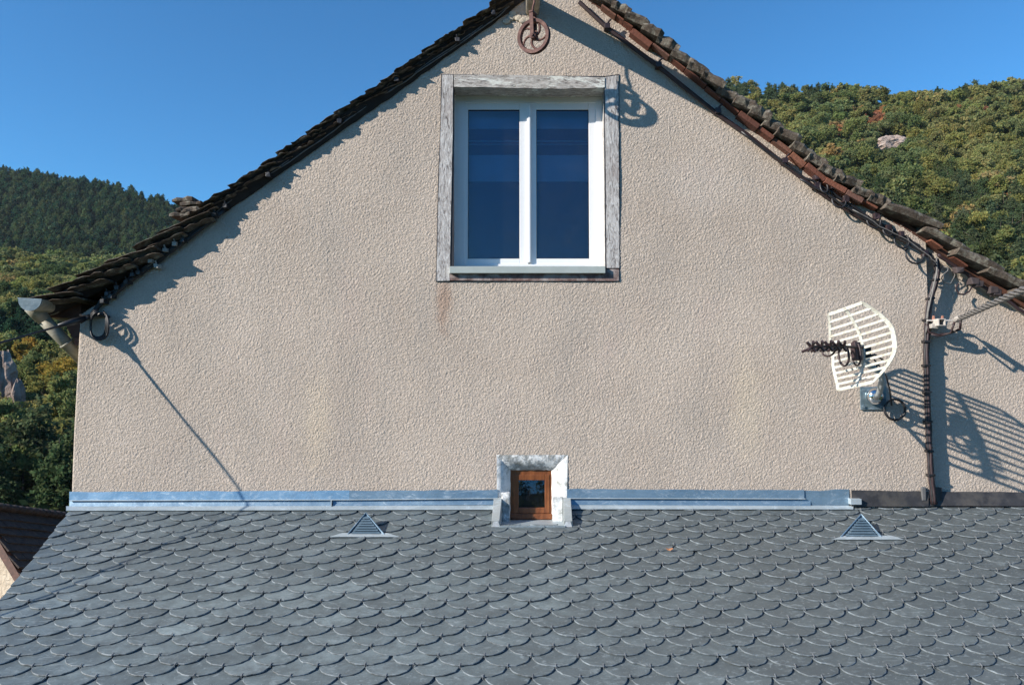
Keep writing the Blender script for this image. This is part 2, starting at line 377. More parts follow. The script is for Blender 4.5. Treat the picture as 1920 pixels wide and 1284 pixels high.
V, F = stucco_sheet(XR-.05, W(2060, 700).x, zb, W(1740, 440).z, Y2, [], 5)
link('wing_wall', np_mesh('wing_wall', V, F, [STUCCO], True), house)
b = MB(); b.box((XR-.012, .0005, zb), (XR, Y2+.01, top_z(XR)+.03)); b.build('corner_return', STUCCO2, house)
# plain body behind, and the wall below the lean-to
b = MB(); xl = W(146, 700).x
ex0 = TX[0]
b.box((xl+.012, .02, -9), (xl+.03, 7, top_z(xl)-.03)); b.box((W(2060, 700).x-.02, .05, -9), (W(2060, 700).x, 7, W(2060, 665).z-.05))
b.box((xl+.03, 6.98, -9), (W(2060, 700).x-.02, 7, W(2060, 665).z)); b.box((xl+.012, .022, -9), (W(2060, 700).x, .06, zb+.01))
b.build('house_wall', STUCCO2, house)

# ------------------------------------------------------------------ loft window
def quad_poly(*pts, y=0): return [(W(px, py, y).x, W(px, py, y).z) for px, py in pts]
def rough_prism(poly, y0, y1, amp, n=10):
    """prism with subdivided wobbly front edges"""
    out = []
    for i, (x, z) in enumerate(poly):
        x2, z2 = poly[(i+1) % len(poly)]; L = math.hypot(x2-x, z2-z); k = max(1, int(L/.05))
        for j in range(k):
            t = j/k; out.append((x+(x2-x)*t+random.uniform(-amp, amp), z+(z2-z)*t+random.uniform(-amp, amp)))
    b = MB(); b.prism(out, y0, y1); return b
DW = .16
rough_prism(quad_poly((827,139.5),(1161,139.5),(1162.5,528.5),(817.5,528.5),(826,240)), -.0055, -.003, .0008).build('joint_line', SEAL, house) if False else None
for P_ in (((827.2,140),(851,140),(851,528.6),(817.3,528.6),(821.2,340),(825.5,240)), ((1132,144),(1160.8,140),(1161.5,300),(1162.5,505),(1135,505)), ((849,140.3),(1135,144),(1135,160),(849,160)), ((842,515),(1161.6,503),(1161.6,528.6),(841,528.2))):
    rough_prism(quad_poly(*P_), -.0060, .02, .0008).build('joint_line', SEAL, house)
rough_prism(quad_poly((829,142),(849.5,142),(849,240),(847,340),(843,527),(819,527),(823,340),(827,240)), -.012, DW+.02, .0015).build('window_jamb', WOOD_V, house)
rough_prism(quad_poly((1134,146),(1159,142),(1159.5,240),(1160,330),(1161,503),(1137,503),(1136,330),(1134,240)), -.010, DW+.02, .0015).build('window_jamb', WOOD_V, house)
rough_prism(quad_poly((851,142),(1000,143),(1133,147),(1133,166),(1060,168),(980,167),(900,165),(851,165)), -.016, DW+.02, .0018).build('window_lintel', WOOD_H, house)
rough_prism(quad_poly((844,512),(1160,505),(1160,527),(1000,527),(843,526)), -.0115, DW+.02, .001).build('window_sill_beam', WOOD_DARK, house)
b = MB(); p = [W(843, 499.5, -.045), W(1135, 499.5, -.045)]
z1 = W(900, 499.5, -.045).z; z0 = W(900, 512, -.045).z; zf = W(900, 499, DW).z
x0, x1 = p[0].x, p[1].x
b.hexa([(x0, -.045, z0), (x1, -.045, z0), (x1, DW, z0), (x0, DW, z0), (x0, -.045, z1), (x1, -.045, z1), (x1, DW, zf), (x0, DW, zf)])
b.build('window_sill', ALU_SILL, house, bevel=.002)
# white frame and sashes
def frame_ring(b, ox0, oz0, ox1, oz1, ix0, iz0, ix1, iz1, y0, y1):
    b.box((ox0, y0, oz0), (ix0, y1, oz1)); b.box((ix1, y0, oz0), (ox1, y1, oz1))
    b.box((ix0, y0, oz0), (ix1, y1, iz0)); b.box((ix0, y0, iz1), (ix1, y1, oz1))
def R(px0, py0, px1, py1, y): a = W(px0, py1, y); c = W(px1, py0, y); return a.x, a.z, c.x, c.z
win = MB(); o = R(846, 172, 1139, 499, DW); i = R(871, 193, 1117, 495, DW); frame_ring(win, *o, *i, DW, DW+.07)
window = win.build('window', PVC, house, bevel=.0015)
for (a, c) in (((870.5, 193), (990, 495.5)), ((994, 193), (1117.5, 495.5))):
    y = DW+.008; b = MB(); g = (877, 206, 974, 485) if a[0] < 900 else (1006, 206, 1103.5, 485)
    o = R(*a, *c, y); i = R(*g, y)
    frame_ring(b, *o, *i, y, y+.05)
    sash = b.build('sash', PVC, window, bevel=.003)
    b = MB(); t = .004; frame_ring(b, i[0], i[1], i[2], i[3], i[0]+t, i[1]+t, i[2]-t, i[3]-t, y+.004, y+.02); b.build('seal', SEAL, window)
    b = MB(); b.box((i[0], y+.012, i[1]), (i[2], y+.016, i[3])); b.build('pane', GLASS, window)
b = MB(); a = W(991.5, 215, DW); x = (W(985, 300, DW).x+W(999, 300, DW).x)/2
b.box((x-.017, DW-.010, W(990, 493, DW).z), (x+.017, DW+.012, W(990, 195, DW).z)); b.box((x-.006, DW-.016, W(990, 493, DW).z+.004), (x+.010, DW-.006, W(990, 195, DW).z-.004))
b.build('astragal', PVC, window, bevel=.003)
yb = DW+.10  # flat navy and blue-grey bands set behind the panes
for py0, py1, m, px0, px1 in ((150, 242, BAND_L, 850, 1130), (242, 264, BAND_D, 850, 1130), (264, 266, BAND_L, 850, 1130), (266, 270, BAND_D, 850, 1130), (270, 271.5, BAND_L, 850, 1130), (271.5, 291, BAND_D, 850, 1130), (291, 341, BAND_L, 850, 1130), (341, 520, BAND_D, 850, 1130)):
    q = R(px0-20, py0, px1+20, py1, yb); b = MB(); b.box((q[0], yb, q[1]), (q[2], yb+.02, q[3]-.0005)); b.build('pane_band', m, window)
# closed box round the window recess
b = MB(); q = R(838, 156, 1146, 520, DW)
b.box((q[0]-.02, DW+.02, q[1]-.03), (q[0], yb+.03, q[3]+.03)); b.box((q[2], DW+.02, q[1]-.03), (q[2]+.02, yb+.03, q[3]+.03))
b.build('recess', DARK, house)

# ------------------------------------------------------------------ small window low in the wall
def surround(outer, inner, y0, y1, n, amp, name, mat):
    """splayed embrasure face between an outer front edge and an inner back edge (world x,z lists of 2 points)"""
    V = []; F = []; m = 5
    for i in range(n+1):
        t = i/n
        for j in range(m+1):
            u = j/m; e = 0 if j in (0,) else amp
            ox, oz = outer[0][0]+(outer[1][0]-outer[0][0])*t, outer[0][1]+(outer[1][1]-outer[0][1])*t
            ix, iz = inner[0][0]+(inner[1][0]-inner[0][0])*t, inner[0][1]+(inner[1][1]-inner[0][1])*t
            uu = u**.8
            V.append((ox+(ix-ox)*u+random.uniform(-e, e)*.5, y0+(y1-y0)*u**2.2+random.uniform(-e, e)*.7, oz+(iz-oz)*u+random.uniform(-e, e)*.5))
    F = [(i*(m+1)+j, (i+1)*(m+1)+j, (i+1)*(m+1)+j+1, i*(m+1)+j+1) for i in range(n) for j in range(m)]
    b = MB(); b.add(V, F); return b.build(name, mat, house, smooth=True)
DS = .075
def wp(px, py, y): p = W(px, py, y); return (p.x, p.z)
surround([wp(932, 990, -.004), wp(931, 852.5, -.004)], [wp(957, 990, DS), wp(957, 878, DS)], -.004, DS, 12, .004, 'plaster_jamb', PLASTER)
surround([wp(1064.5, 852.5, -.004), wp(1062, 990, -.004)], [wp(1034, 878, DS), wp(1034.5, 990, DS)], -.004, DS, 12, .004, 'plaster_jamb', PLASTER)
surround([wp(931, 852.5, -.004), wp(1064.5, 852.5, -.004)], [wp(957, 881, DS), wp(1034, 881, DS)], -.004, DS, 14, .006, 'plaster_lintel', MORTAR)
b = MB(); o = R(954, 876, 1038, 974, DS); i = R(966, 893, 1026, 958, DS); frame_ring(b, *o, *i, DS, DS+.05)
sw = b.build('small_window', PINE, house, bevel=.004)
b = MB(); o = R(962, 889, 1030, 962, DS-.004); i = R(972.5, 900, 1021.5, 951.5, DS-.004); frame_ring(b, *o, *i, DS-.006, DS+.03); b.build('small_sash', PINE, sw, bevel=.004)
b = MB(); o = R(957, 963, 1035, 973, DS-.01); b.box((o[0], DS-.014, o[1]), (o[2], DS+.001, o[3])); b.build('drip_rail', PINE, sw, bevel=.003)
b = MB(); zt, zbm = W(1000, 899, DS+.02).z, W(1000, 953, DS+.02).z; xa, xb_ = W(970, 900, DS+.02).x, W(1024, 900, DS+.02).x
ti = math.radians(8.3)
b.hexa([(xa, DS+.012, zbm), (xb_, DS+.012, zbm), (xb_, DS+.016, zbm), (xa, DS+.016, zbm), (xa, DS+.012+.21*math.tan(ti), zt), (xb_, DS+.012+.21*math.tan(ti), zt), (xb_, DS+.016+.21*math.tan(ti), zt), (xa, DS+.016+.21*math.tan(ti), zt)])
b.build('small_pane', GLASS, sw)
b = MB(); b.box((xa-.06, DS+.06, zbm-.06), (xb_+.06, DS+.08, zt+.06)); b.build('small_recess', DARK, sw)

# ------------------------------------------------------------------ left eave: board ends, brick, soffit
b = MB(); b.prism(quad_poly((78, 557), (152, 553), (152, 597), (84, 594), y=.06), .06, 6.9); b.build('eave_board', EAVE_WOOD, house)
b = MB(); b.prism(quad_poly((84, 590), (150, 594), (150, 618), (135, 612), y=.10), .10, 6.9); b.build('soffit_board', simple('pale_soffit', (.42,.30,.18), .8), house)
b = MB(); b.prism(quad_poly((121, 606), (149.5, 603), (149, 632), (136, 634), y=.07), .07, .5); b.build('brick', TERRA, house)
b = MB(); b.prism(quad_poly((138, 634), (149, 633), (148.5, 648), (141, 647), y=.05), .05, .5); b.build('brick', TERRA, house)

# ------------------------------------------------------------------ roof: decks and stone slabs
def poly_xz(pts, y=0): return [(W(px, py, y).x, W(px, py, y).z) for px, py in pts]
def deck(line, thick, y0, y1, name):
    lo = [(p.x, p.z) for p in line]; hi = [(x, z+thick) for x, z in lo]
    b = MB()
    for k in range(len(lo)-1):
        b.prism([lo[k], lo[k+1], hi[k+1], hi[k]], y0, y1)
    return b
ldl = [W(60, 590)]+[W(*p) for p in ((85, 578), (150, 560), (240, 508), (320, 448), (430, 378), (540, 296), (650, 218), (745, 148), (860, 72), (945, 12), (1012, -35))]
deck(ldl, .05, .0, 7.1, 'roof_deck').build('roof_deck', EAVE_WOOD, house)
deck([W(px, py-6) for px, py in RTOP], .05, .0, 7.1, 'roof_deck').build('roof_deck', EAVE_WOOD, house)
def curve_at(line):
    P = [Vector((p.x, 0, p.z)) for p in line]; L = [0]
    for a, c in zip(P, P[1:]): L.append(L[-1]+(c-a).length)
    def f(s):
        s = max(0, min(L[-1]-1e-4, s)); k = max(i for i in range(len(L)-1) if L[i] <= s); t = (s-L[k])/(L[k+1]-L[k])
        return P[k].lerp(P[k+1], t), math.atan2(P[k+1].z-P[k].z, P[k+1].x-P[k].x)
    return f, L[-1]
def slab(c, ang, length, thick, y0, y1, under=0, rag=.006, n=7, mid=-.004):
    """flat broken stone: centre-line from c along ang, ragged top and ends; the lower front edge cut back by 'under'"""
    d = Vector((math.cos(ang), 0, math.sin(ang))); u = Vector((-math.sin(ang), 0, math.cos(ang)))
    top, bot = [], []
    for i in range(n+1):
        t = i/n; e = 1 if 0 < i < n else .55
        tt = thick*(.45+.55*e)*random.uniform(.88, 1.08); bb = -thick*.06*random.random()
        q = c+d*(length*t)
        top.append(q+u*(tt+random.uniform(-rag, rag))); bot.append(q+u*(bb+random.uniform(-rag, rag)*.6))
    jf = [random.uniform(-.012, .012) for _ in range(n+1)]
    vs = []
    for i in range(n+1):
        lx, lz = top[i].x*.8+bot[i].x*.2, top[i].z*.8+bot[i].z*.2
        vs += [(top[i].x, y0+jf[i]+.006, top[i].z), (lx, y0+jf[i]-.002, lz), (top[i].x*.5+bot[i].x*.5, y0+jf[i]+mid, top[i].z*.6+bot[i].z*.4), (bot[i].x, y0+jf[i]*.5+under, bot[i].z), (bot[i].x, y1, bot[i].z), (top[i].x, y1, top[i].z)]
    fs = []
    for i in range(n):
        for k in range(6): fs.append((i*6+k, i*6+(k+1) % 6, (i+1)*6+(k+1) % 6, (i+1)*6+k))
    fs += [(5, 4, 3, 2, 1, 0), tuple(n*6+k for k in range(6))]
    b = MB(); b.add(vs, fs); return b
def stone(b): return b.build('roof_stone', STONE, house)
# left slope: long thin slabs lapped like steps, each flatter than the slope, dark broken undersides
LT = [W(px, py, -.06) for px, py in ((48, 566), (90, 552), (215, 490), (320, 425), (375, 385), (540, 271), (600, 228), (720, 147), (830, 66), (905, 14), (1000, -58))]
fl, Ll = curve_at(LT)
def over(s): return float(np.interp(s, [0, .8, 1.3, 2.2, 4], [.16, .13, .09, .065, .06]))
s = .0
while s < Ll-.1:
    c, a = fl(s); low = s < 1.15; ov = over(s); L = random.uniform(.38, .5) if low else random.uniform(.23, .30)
    flat = random.uniform(.12, .18); off = Vector((math.sin(a), 0, -math.cos(a))); th = random.uniform(.022, .030) if low else random.uniform(.017, .023)
    stone(slab(c+off*.022+Vector((0, 0, random.uniform(-.006, .006))), a-flat, L, th, -ov-random.uniform(0, .02), .45, under=.06, mid=.03, n=9))
    stone(slab(c+off*(.022+th*1.35)+Vector((.03, 0, 0)), a-flat*.9, L*.92, th*.9, -ov+.012+random.uniform(-.01, .01), .45, under=.06, mid=.035, n=9))
    s += random.uniform(.20, .26) if low else random.uniform(.115, .15)
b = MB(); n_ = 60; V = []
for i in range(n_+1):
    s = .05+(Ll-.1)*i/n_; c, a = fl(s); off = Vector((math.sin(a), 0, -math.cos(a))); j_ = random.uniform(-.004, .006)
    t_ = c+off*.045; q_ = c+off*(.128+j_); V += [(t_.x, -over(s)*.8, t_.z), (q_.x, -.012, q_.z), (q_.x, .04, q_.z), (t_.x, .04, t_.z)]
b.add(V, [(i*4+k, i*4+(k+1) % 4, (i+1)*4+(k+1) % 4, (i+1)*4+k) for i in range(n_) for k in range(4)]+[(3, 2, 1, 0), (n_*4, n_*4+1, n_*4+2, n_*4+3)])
b.build('rake_shade_strip', simple('rake_shade_dark', (.022,.015,.012), .9, var=.5, scale=15, bump=.6, bd=.006), house)  # near-black strip: shade under the left rake stones, put into its colour
for px, py in ((335, 385), (350, 392), (343, 402), (330, 412), (352, 404)):
    stone(slab(W(px, py, .1), .08, .16, .03, -.02, .3, rag=.004, n=4))
# right slope: thick blocks on edge above a terracotta course, thin dark slabs on top
RT = [W(px, py-5, -.05) for px, py in RTOP]
fr_, Lr = curve_at(RT)
s = .02
while s < Lr-.05:
    c, a = fr_(s); px = s/Lr
    u = Vector((-math.sin(a), 0, math.cos(a))); big = s > 3.05
    L = random.uniform(.15, .20) if not big else random.uniform(.34, .5); th = random.uniform(.05, .066)*(1 if not big else .85)
    stone(slab(c+u*(.042+random.uniform(-.006, .008)), a+random.uniform(.0, .10) + (.12 if big else .16), L, th, -.11-random.uniform(0, .045), .5, under=.02, rag=.005, n=5))
    s += L*random.uniform(.76, .88)*(.9 if big else 1)
s = -.02
while s < Lr-.05:
    c, a = fr_(s); u = Vector((-math.sin(a), 0, math.cos(a)))
    L = random.uniform(.17, .24)
    stone(slab(c+u*(.082+random.uniform(-.008, .01)), a+.2, L, random.uniform(.018, .026), -.04+random.uniform(-.03, .03), .6, rag=.006, n=6))
    stone(slab(c+u*(.104+random.uniform(-.01, .008)), a+.16, L*.7, random.uniform(.018, .025), .04+random.uniform(-.03, .03), .6, rag=.006, n=5))
    s += L*random.uniform(.6, .72)
# terracotta course under the stones, with mortar
s = .33
while s < Lr-.1:
    c, a = fr_(s); d = Vector((math.cos(a), 0, math.sin(a))); u = Vector((-math.sin(a), 0, math.cos(a)))
    L = random.uniform(.13, .2) if s < 2.9 else random.uniform(.08, .13); th = .045 if .7 < s < .95 else random.uniform(.009, .015) if s < 1.75 else random.uniform(.028, .044) if s < 2.9 else random.uniform(.010, .018)
    if (s > 2.9 and random.random() < .7) or (s < 1.7 and random.random() < .2): s += L; continue
    q = c+u*(.045-th+random.uniform(-.004, .003)); y0 = -.06-random.uniform(0, .035)
    b = MB(); b.hexa([(q.x, y0, q.z), (q.x+d.x*L, y0, q.z+d.z*L), (q.x+d.x*L, .2, q.z+d.z*L), (q.x, .2, q.z), (q.x+u.x*th, y0, q.z+u.z*th), (q.x+d.x*L+u.x*th, y0, q.z+d.z*L+u.z*th), (q.x+d.x*L+u.x*th, .2, q.z+d.z*L+u.z*th), (q.x+u.x*th, .2, q.z+u.z*th)])
    b.build('terracotta_tile', TERRA, house, bevel=.004)
    s += L+.006
m = MB(); pp = []; s = .0
while s < Lr-.05:
    c, a = fr_(s); u = Vector((-math.sin(a), 0, math.cos(a))); pp.append(c+u*random.uniform(-.004, .006)+Vector((0, .040+random.uniform(-.006, .01), 0))); s += .03
m.tube(pp, [random.uniform(.012, .020) for _ in pp], 6); m.build('mortar_bed', STUCCO2, house, smooth=True)
m = MB()
for px, py in ((966, 30), (972, 34), (980, 38), (988, 39), (958, 34), (962, 26), (950, 40)):
    m.sphere(W(px, py, -.006), random.uniform(.016, .026), 8, 6, (1.5, .25, 1.1))
m.build('mortar_patch', STUCCO2, house, smooth=True)

# ridge beam carrying the pulley
xb0, xb1 = W(986, 27).x, W(1011, 27).x; zb0 = W(1000, 27).z
b = MB(); b.prism([(xb0, zb0), (xb0+.02, zb0-.012), (xb1-.02, zb0-.012), (xb1, zb0), (xb1, zb0+.13), (xb0, zb0+.13)], -.82, .05)
b.build('ridge_beam', BEAM, house, bevel=.006)
# sloping rake board with its brackets right of the ridge (dark conduit strip under the tiles)
CX = [(1086, 2), (1137, 50), (1232, 121), (1345, 212), (1400, 250), (1468, 304), (1540, 360), (1600, 398), (1660, 432), (1700, 452)]
pts = [W(px, py+2, -.035) for px, py in CX]
b = MB(); b.tube(pts, .016, 6); cond = b.build('cable_conduit', BROWNCABLE, None); tag(cond, 'dark cable conduit clipped under the right roof edge above the wall', 'conduit')
for px, py in ((1138, 52), (1234, 124), (1345, 210), (1470, 303), (1530, 350)):
    b = MB(); c = W(px, py, -.03); b.box((c.x-.022, -.065, c.z-.02), (c.x+.022, .0, c.z+.022)); b.tube([c+Vector((0, -.03, .02)), c+Vector((.03, -.03, .05))], .008, 6); b.build('clamp', BROWNCABLE, cond, bevel=.004)
# ------------------------------------------------------------------ slate lean-to roof
lean = empty('lean_to', (0, -1.2, -7), label='lean-to roof of grey scalloped slates along the foot of the gable wall', cat='roof')
TW = abs(W(1024, 966, -.13).x - W(960.3, 966, -.13).x)        # tile pitch across
XPH = W(636, 967, -.13).x
PXL, PXR, PSB = W(934, 980, -.1).x, W(1062, 980, -.1).x, roofhit(1000, 984.5, .02)[1]
NR0, NR1 = -2, 26
def tile_outline(rng, seg=16, jag=.0020, chip=False):
    w = TW/2*.972; L = .205; dep = .102
    pts = [(-w, 0.0), (-w, L-dep)]
    for i in range(1, seg):
        a = math.pi*i/seg; x = -w*math.cos(a); y = L-dep+dep*math.sin(a)**.78
        r = rng.uniform(-jag, jag); pts.append((x*(1+r/w), y+r))
    pts += [(w, L-dep), (w, 0.0)]
    if chip:
        k = rng.randrange(5, 11); x, y = pts[k]; pts[k] = (x*.96, y-.012); x, y = pts[k+1]; pts[k+1] = (x*.97, y-.007)
    return pts
def tile_geo(pts, th=.0066):
    """local: x across, y down the slope, z up; chamfered rim in its own material"""
    n = len(pts); cx = sum(p[0] for p in pts)/n; cy = .1
    top = []
    for x, y in pts:
        dx, dy = x-0, y-.1; l = math.hypot(dx, dy) or 1
        k = .0022 if y > .06 else 0
        top.append((x-dx/l*k, y-dy/l*k, th))
    bot = [(x, y, 0) for x, y in pts]; mid = [(x, y, th*.72) for x, y in pts]
    V = top+mid+bot
    F = [tuple(range(n-1, -1, -1))] if False else [tuple(range(n))]
    mi = [0]
    for i in range(n-1):
        F += [(i, n+i, n+i+1, i+1), (n+i, 2*n+i, 2*n+i+1, n+i+1)]; mi += [1, 1]
    return V, F, mi
rng = random.Random(5)
TILES = []
for v in range(9):
    V, F, mi = tile_geo(tile_outline(rng, chip=(v >= 7)))
    me = bpy.data.meshes.new('slate'); me.from_pydata(V, [], [f[::-1] for f in F]); me.materials.append(SLATE); me.materials.append(SLATE_EDGE)
    me.polygons.foreach_set('material_index', mi); me.update()
    at_ = me.attributes.new('tint', 'FLOAT_COLOR', 'FACE'); at_.data.foreach_set('color', [1.0]*4*len(me.polygons))
    TILES.append((me, V, F, mi))
BX = Matrix(((1, 0, 0), (0, -math.cos(TH), -math.sin(TH)), (0, -math.sin(TH), math.cos(TH)))).to_4x4()
ALPHA = .108
def tile_mat(x, s):
    """x = tile centre, s = slope distance of its tip"""
    t = Matrix.Translation(roofpt(x, s-.205, .0)) @ BX
    tilt = ALPHA+rng.uniform(-.008, .012)
    return t @ Matrix.Rotation(rng.uniform(-.012, .012), 4, 'Z') @ Matrix.Rotation(tilt, 4, 'X') @ Matrix.Rotation(rng.uniform(-.011, .011), 4, 'Y')
import bmesh
spots = []
XRIGHT = W(1990, 966, -.04).x+.1
for k in range(NR0, NR1):
    s = KE*k; shift = .5*(k % 2)
    xl_ = verge_x(s)-.2
    n0 = math.floor((xl_-XPH)/TW)-1
    for n in range(n0, n0+60):
        x = XPH+(n+shift)*TW + rng.uniform(-.004, .004) + (.012*math.sin(n*.7+k) if n > 9 else 0)
        if x < verge_x(s)-.11 or x > XRIGHT: continue
        ss = s+rng.uniform(-.003, .004)+.004*math.sin(x*1.3)
        spots.append((k, x, ss))
def in_view(x, s):
    p = roofpt(x, s-.04); v = camo.matrix_basis.inverted() @ p if False else p-Vector((0, CY, 0))
    depth = v.y*cp+v.z*sp; ix = 960+FPX*v.x/depth; iy = 642-FPX*(v.z*cp-v.y*sp)/depth
    return -40 < ix < 1960 and iy < 1300, depth
vis = [(in_view(x, s)[1], k, x, s) for k, x, s in spots if in_view(x, s)[0]]
vis.sort(key=lambda q: q[0]); single = set((k, x, s) for _, k, x, s in vis[:297])
joinV, joinF, joinM, joinT = [], [], [], []
for k, x, s in spots:
    v = rng.randrange(7) if rng.random() < .93 else rng.randrange(7, 9)
    me, V, F, mi = TILES[v]; Mx = tile_mat(x, s)
    cut = x-TW*.5 < verge_x(s)+.02; pocket = s < PSB+.2 and PXL-TW*.6 < x < PXR+TW*.6
    if (k, x, s) in single and not cut and not pocket:
        link('slate', me, lean, Mx); continue
    bm = bmesh.new(); vv = [bm.verts.new(Mx @ Vector(p)) for p in V]
    for f, m_ in zip(F, mi):
        fc = bm.faces.new([vv[i] for i in reversed(f)]); fc.material_index = m_
    if cut:
        # cut along the verge line
        pa = roofpt(verge_x(-1), -1); pb = roofpt(verge_x(3), 3); dv = (pb-pa).normalized(); nn = dv.cross(RN).normalized()
        if nn.x > 0: nn = -nn
        bmesh.ops.bisect_plane(bm, geom=bm.verts[:]+bm.edges[:]+bm.faces[:], plane_co=pa+Vector((rng.uniform(-.003, .003), 0, 0)), plane_no=nn, clear_outer=True)
        if not bm.faces: bm.free(); continue
    if pocket:
        for co, no in ((Vector((PXL, 0, 0)), Vector((1, 0, 0))), (Vector((PXR, 0, 0)), Vector((1, 0, 0))), (roofpt(0, PSB), roofpt(0, 1)-roofpt(0, 0))):
            bmesh.ops.bisect_plane(bm, geom=bm.verts[:]+bm.edges[:]+bm.faces[:], plane_co=co, plane_no=no)
        kill = [f for f in bm.faces if PXL < f.calc_center_median().x < PXR and (P0.y-f.calc_center_median().y)/math.cos(TH) < PSB]
        bmesh.ops.delete(bm, geom=kill, context='FACES')
        if not bm.faces: bm.free(); continue
    if (k, x, s) in single:
        me2 = bpy.data.meshes.new('slate'); bm.to_mesh(me2); me2.materials.append(SLATE); me2.materials.append(SLATE_EDGE)
        a_ = me2.attributes.new('tint', 'FLOAT_COLOR', 'FACE'); a_.data.foreach_set('color', [1.0]*4*len(me2.polygons)); link('slate', me2, lean)
    else:
        o = len(joinV); bm.verts.index_update(); joinV += [tuple(q.co) for q in bm.verts]
        g = rng.uniform(.84, 1.16)
        for f in bm.faces: joinF.append([o+q.index for q in f.verts]); joinM.append(f.material_index); joinT += [g, g, g*1.01, 1]
    bm.free()
me = bpy.data.meshes.new('slate_course'); me.from_pydata(joinV, [], joinF); me.materials.append(SLATE); me.materials.append(SLATE_EDGE)
me.polygons.foreach_set('material_index', joinM); a_ = me.attributes.new('tint', 'FLOAT_COLOR', 'FACE'); a_.data.foreach_set('color', joinT); me.update()
link('slate_course', me, lean)['kind'] = 'stuff'
hk = MB()
for k, x, s in spots:
    if x < verge_x(s)+.03 or rng.random() < .06 or (s < PSB+.01 and PXL < x < PXR): continue
    c = roofpt(x, s, .205*ALPHA+.0085); d = roofpt(x, s+1)-roofpt(x, s)
    hk.tube([c-d*.016+RN*.001, c+d*.004+RN*.001, c+d*.0065-RN*.012], .0027, 4)
hk.build('slate_hook', simple('hook_wire', (.24,.25,.26), .5, .3, bump=0), lean)['kind'] = 'stuff'
# deck, fascia and walls under the slates
SE = KE*(NR1-1)-.04; b = MB()

for s0_, s1_, xa_, xb_ in ((-.1, SE, None, PXL), (-.1, SE, PXR, XRIGHT), (PSB, SE, PXL, PXR)):
    pa = [roofpt(verge_x(s0_)+.012 if xa_ is None else xa_, s0_, -.003), roofpt(xb_, s0_, -.003), roofpt(xb_, s1_, -.003), roofpt(verge_x(s1_)+.012 if xa_ is None else xa_, s1_, -.003)]
    b.hexa([p-RN*.05 for p in pa]+pa)
b.build('roof_board', EAVE_WOOD, lean)
b = MB(); q = [roofpt(verge_x(s)+.06, s, -.055) for s in (.0, SE-.1)]
b.hexa([(q[0].x, q[0].y, -9), (q[0].x+.2, q[0].y, -9), (q[1].x+.2, q[1].y, -9), (q[1].x, q[1].y, -9), q[0], q[0]+Vector((.2, 0, 0)), q[1]+Vector((.2, 0, 0)), q[1]])
b.box((q[1].x+.2, q[1].y-.1, -9), (XRIGHT, q[1].y+.1, q[1].z-.01)); b.build('lean_to_wall', STUCCO2, lean)

# zinc flashing where the slates meet the wall
fl_ = MB()
def flash(name, pts_top, pts_bot, y0t, y0b, mat, thick=.004, parent=lean):
    b = MB(); n = len(pts_top)
    vs = [W(px, py, y0t) for px, py in pts_top]+[W(px, py, y0b) for px, py in pts_bot]
    vs2 = [v+Vector((0, thick, 0)) for v in vs]
    fs = [(i+n, i+n+1, i+1, i) for i in range(n-1)]
    m_ = len(vs); fs2 = [tuple(m_+j for j in reversed(f)) for f in fs]
    side = [(i, i+1, m_+i+1, m_+i) for i in range(n-1)]+[(n+i+1, n+i, m_+n+i, m_+n+i+1) for i in range(n-1)]+[(0, m_, m_+n, n), (n-1, 2*n-1, m_+2*n-1, m_+n-1)]
    b.add(vs+vs2, fs+fs2+side); return b.build(name, mat, parent)
def hor(x0, x1, ya, yb, step=22, wob=.5):
    n = max(2, int(abs(x1-x0)/step)); return [(x0+(x1-x0)*i/n, ya+(yb-ya)*i/n+random.uniform(-wob, wob)) for i in range(n+1)]
def strip(x0, x1, t0, t1, b0, b1, yt, yb, mat, name='flashing', wob=.8):
    return flash(name, hor(x0, x1, t0, t1, wob=wob), hor(x0, x1, b0, b1, wob=.1), yt, yb, mat)
strip(130, 655, 922, 919.5, 938.5, 937, -.012, -.020, ZINC_FILM)
strip(655.2, 933, 919.8, 918, 937, 934.5, -.012, -.020, ZINC_BLUE)
strip(1063, 1508, 916, 919, 934, 935, -.012, -.020, ZINC_BLUE)
flash('flashing', [(1500, 919), (1540, 920), (1566, 917), (1592, 917)], [(1500, 948), (1540, 948), (1566, 948), (1592, 948)], -.006, -.012, ZINC_BLUE)
strip(130, 622, 938, 936.5, 949, 948, -.006, -.024, ZINC_BLUE, 'flashing_step', .1)
strip(624, 932, 936.5, 934, 948, 946, -.006, -.024, ZINC_BLUE, 'flashing_step', .1)
strip(1063, 1520, 934, 935, 946, 948, -.006, -.024, ZINC_BLUE, 'flashing_step', .1)
b = MB(); b.tube([W(130, 938.2, -.022), W(400, 937.4, -.022), W(655, 936.6, -.022), W(932, 934.2, -.022)], .004, 6); b.build('flashing_fold', ZINC_PALE, lean)
b = MB(); b.tube([W(1063, 934, -.022), W(1510, 935, -.022)], .004, 6); b.build('flashing_fold', ZINC_PALE, lean)
b = MB(); a = W(621, 948.5, -.03); b.box((a.x-.004, -.034, a.z), (a.x+.004, -.010, W(621, 937.5, -.03).z)); b.build('flashing_joint', ZINC_PALE, lean)
def apron(x0, x1, ya0, ya1, yb0, yb1):
    b = MB(); n = 14; top, bot = [], []
    for i in range(n+1):
        px = x0+(x1-x0)*i/n; top.append(W(px, ya0+(ya1-ya0)*i/n, -.020)); p, s_ = roofhit(px, yb0+(yb1-yb0)*i/n, .034); bot.append(p+RN*.034)
    V = top+bot+[p-Vector((0, 0, .005)) for p in top+bot]; m_ = n+1
    F = [(i, m_+i, m_+i+1, i+1) for i in range(n)]+[(m_+i, 3*m_+i, 3*m_+i+1, m_+i+1) for i in range(n)]+[(0, 2*m_, 3*m_, m_), (n, 2*m_-1, 4*m_-1, 3*m_-1)]
    b.add(V, F); return b.build('flashing_apron', ZINC_PALE, lean)
